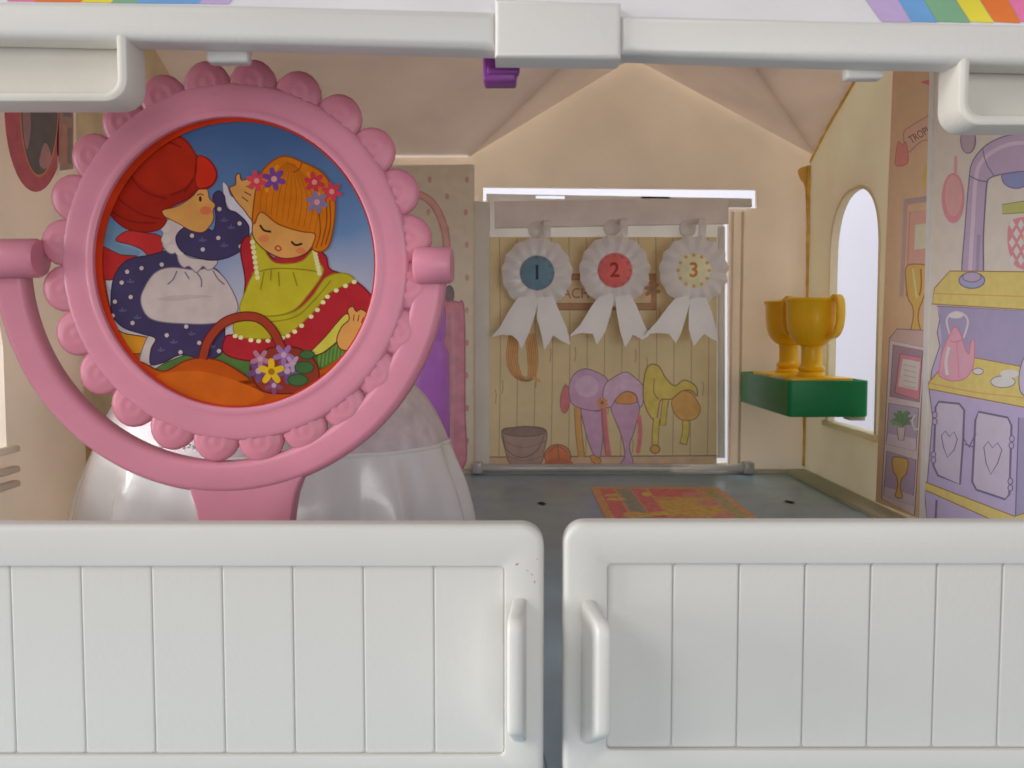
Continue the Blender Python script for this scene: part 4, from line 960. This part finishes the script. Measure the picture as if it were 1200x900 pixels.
rosette(813, 317, 40, '3', (216, 196, 160), (204, 134, 40), (204, 150, 70),
        [[(806, 346), (790, 350), (780, 362), (768, 378), (755, 392), (770, 390), (783, 391), (791, 402), (797, 390), (803, 370), (808, 354)],
         [(808, 350), (806, 366), (806, 386), (812, 406), (818, 398), (824, 391), (833, 397), (840, 400), (838, 385), (832, 364), (826, 348)]],
        'white pleated rosette with a cream disc numbered 3, nearest the green tray', (823, 262), 2.6, YRS - 0.004)

# ================================================================== GREEN TRAY and TROPHIES
gy0, gy1 = 0.460, YB - 0.0022; gx0, gx1 = 0.1424, XR - 0.0003
zt, zb = atY(970, 446, gy0).z, atY(970, 489, gy0).z
tray = root('green_tray', ((gx0 + gx1) / 2, (gy0 + gy1) / 2, zb), 'dark green plastic tray fixed in the corner under the arched window', 'tray')
o = rrect(gx0, gx1, gy0, gy1, 0.0022, 5); i_ = rrect(gx0 + .0016, gx1 - .0016, gy0 + .0016, gy1 - .0016, 0.0014, 5)
loops = [(inset(o, .0009), zb), (inset(o, .0002), zb + .0004), (o, zb + .001), (o, zt - .0004), (inset(o, .0004), zt), (inset(i_, -.0004), zt), (i_, zt - .0004), (i_, zt - 0.0035)]
nq = len(o); V = []; Fc = []
for lp_, w in loops: V += [(u, v, w) for u, v in lp_]
for j in range(len(loops) - 1):
    for k in range(nq): Fc.append((j * nq + k, j * nq + (k + 1) % nq, (j + 1) * nq + (k + 1) % nq, (j + 1) * nq + k))
Fc.append(tuple(range((len(loops) - 1) * nq, len(loops) * nq))); Fc.append(tuple(range(nq)))
part('tray_body', V, Fc, GREEN, tray, autosmooth=35)
part('wall_bracket', *box(gx1 - 0.008, gx1 + .0002, gy0 + .004, gy0 + 0.014, zb - 0.0022, zb + .0004, 0.0006), CREAMR, tray, autosmooth=50)

def trophy(cx, yt, label, rot, top_py, sc=1.0):
    x = (cx - 600) / F * yt; zf = zt - 0.0034; k = 0.000452 * sc
    r = root('trophy', (x, yt, zf), label, 'trophy', 'yellow toy trophies on the green tray')
    b0 = Vector((x, yt, zf)); X, Y, Z = Vector((1, 0, 0)), Vector((0, 1, 0)), Vector((0, 0, 1))
    ca, sa = math.cos(rot), math.sin(rot)
    hw, hd = 0.0168, 0.0165
    part('base', *plate([(x + u, yt + v) for u, v in rrect(-hw, hw, -hd, hd, .002, 3)], zf + 0.0002, zf + 0.0044, 0.0006, lambda u, v, w: (u, v, w), 3), YTROPHY, r, autosmooth=40)
    z1 = 0.0043
    pf_ = [(0, z1 - .0004), (15.5, z1 - .0004), (16.5, z1 + .0008), (15.5, z1 + .0022), (13, z1 + .0028), (15, z1 + .0036), (15.5, z1 + .0048), (13.5, z1 + .0058), (12, z1 + .0070), (11.8, z1 + .0140), (12.5, z1 + .0165)]
    part('stem', *lathe([((q[0] * k), q[1]) for q in pf_], b0, X, Y, Z, 40), YTROPHY, r, autosmooth=35)
    c0 = z1 + .0163
    cupo = [(0, c0), (12.4, c0), (18, c0 + .0014), (24, c0 + .0045), (28, c0 + .0090), (29.5, c0 + .0155), (30, c0 + .0230), (31.8, c0 + .0242), (32, c0 + .0252), (30.5, c0 + .0258), (28.5, c0 + .0252), (28, c0 + .0220), (26, c0 + .0100), (20, c0 + .0050), (0, c0 + .0035)]
    part('cup', *lathe([((q[0] * k), q[1]) for q in cupo], b0, X, Y, Z, 56), YTROPHY, r, autosmooth=50)
    for s in (1, -1):
        d = Vector((ca * s, sa * s, 0)); t_ = Vector((-sa, ca, 0))
        pts = [b0 + d * (28.5 * k) + Z * (c0 + .0235), b0 + d * (33 * k) + Z * (c0 + .0266), b0 + d * (38.5 * k) + Z * (c0 + .0245), b0 + d * (40 * k) + Z * (c0 + .0175), b0 + d * (38 * k) + Z * (c0 + .0105), b0 + d * (33 * k) + Z * (c0 + .0062), b0 + d * (25 * k) + Z * (c0 + .0046)]
        path = [Vector(p) for p in spline(pts, False, 6)]
        part('handle', *sweep(path, rrect(-.0030, .0030, -.0009, .0009, .0006, 3), lambda i, tt: (t_, t_.cross(tt).normalized())), YTROPHY, r, autosmooth=50)
    return r
trophy(951, 0.483, 'front yellow plastic trophy cup on the green tray', -1.0, 348)
trophy(924, 0.527, 'rear yellow plastic trophy cup on the green tray, partly hidden by the front one', -1.75, 348)
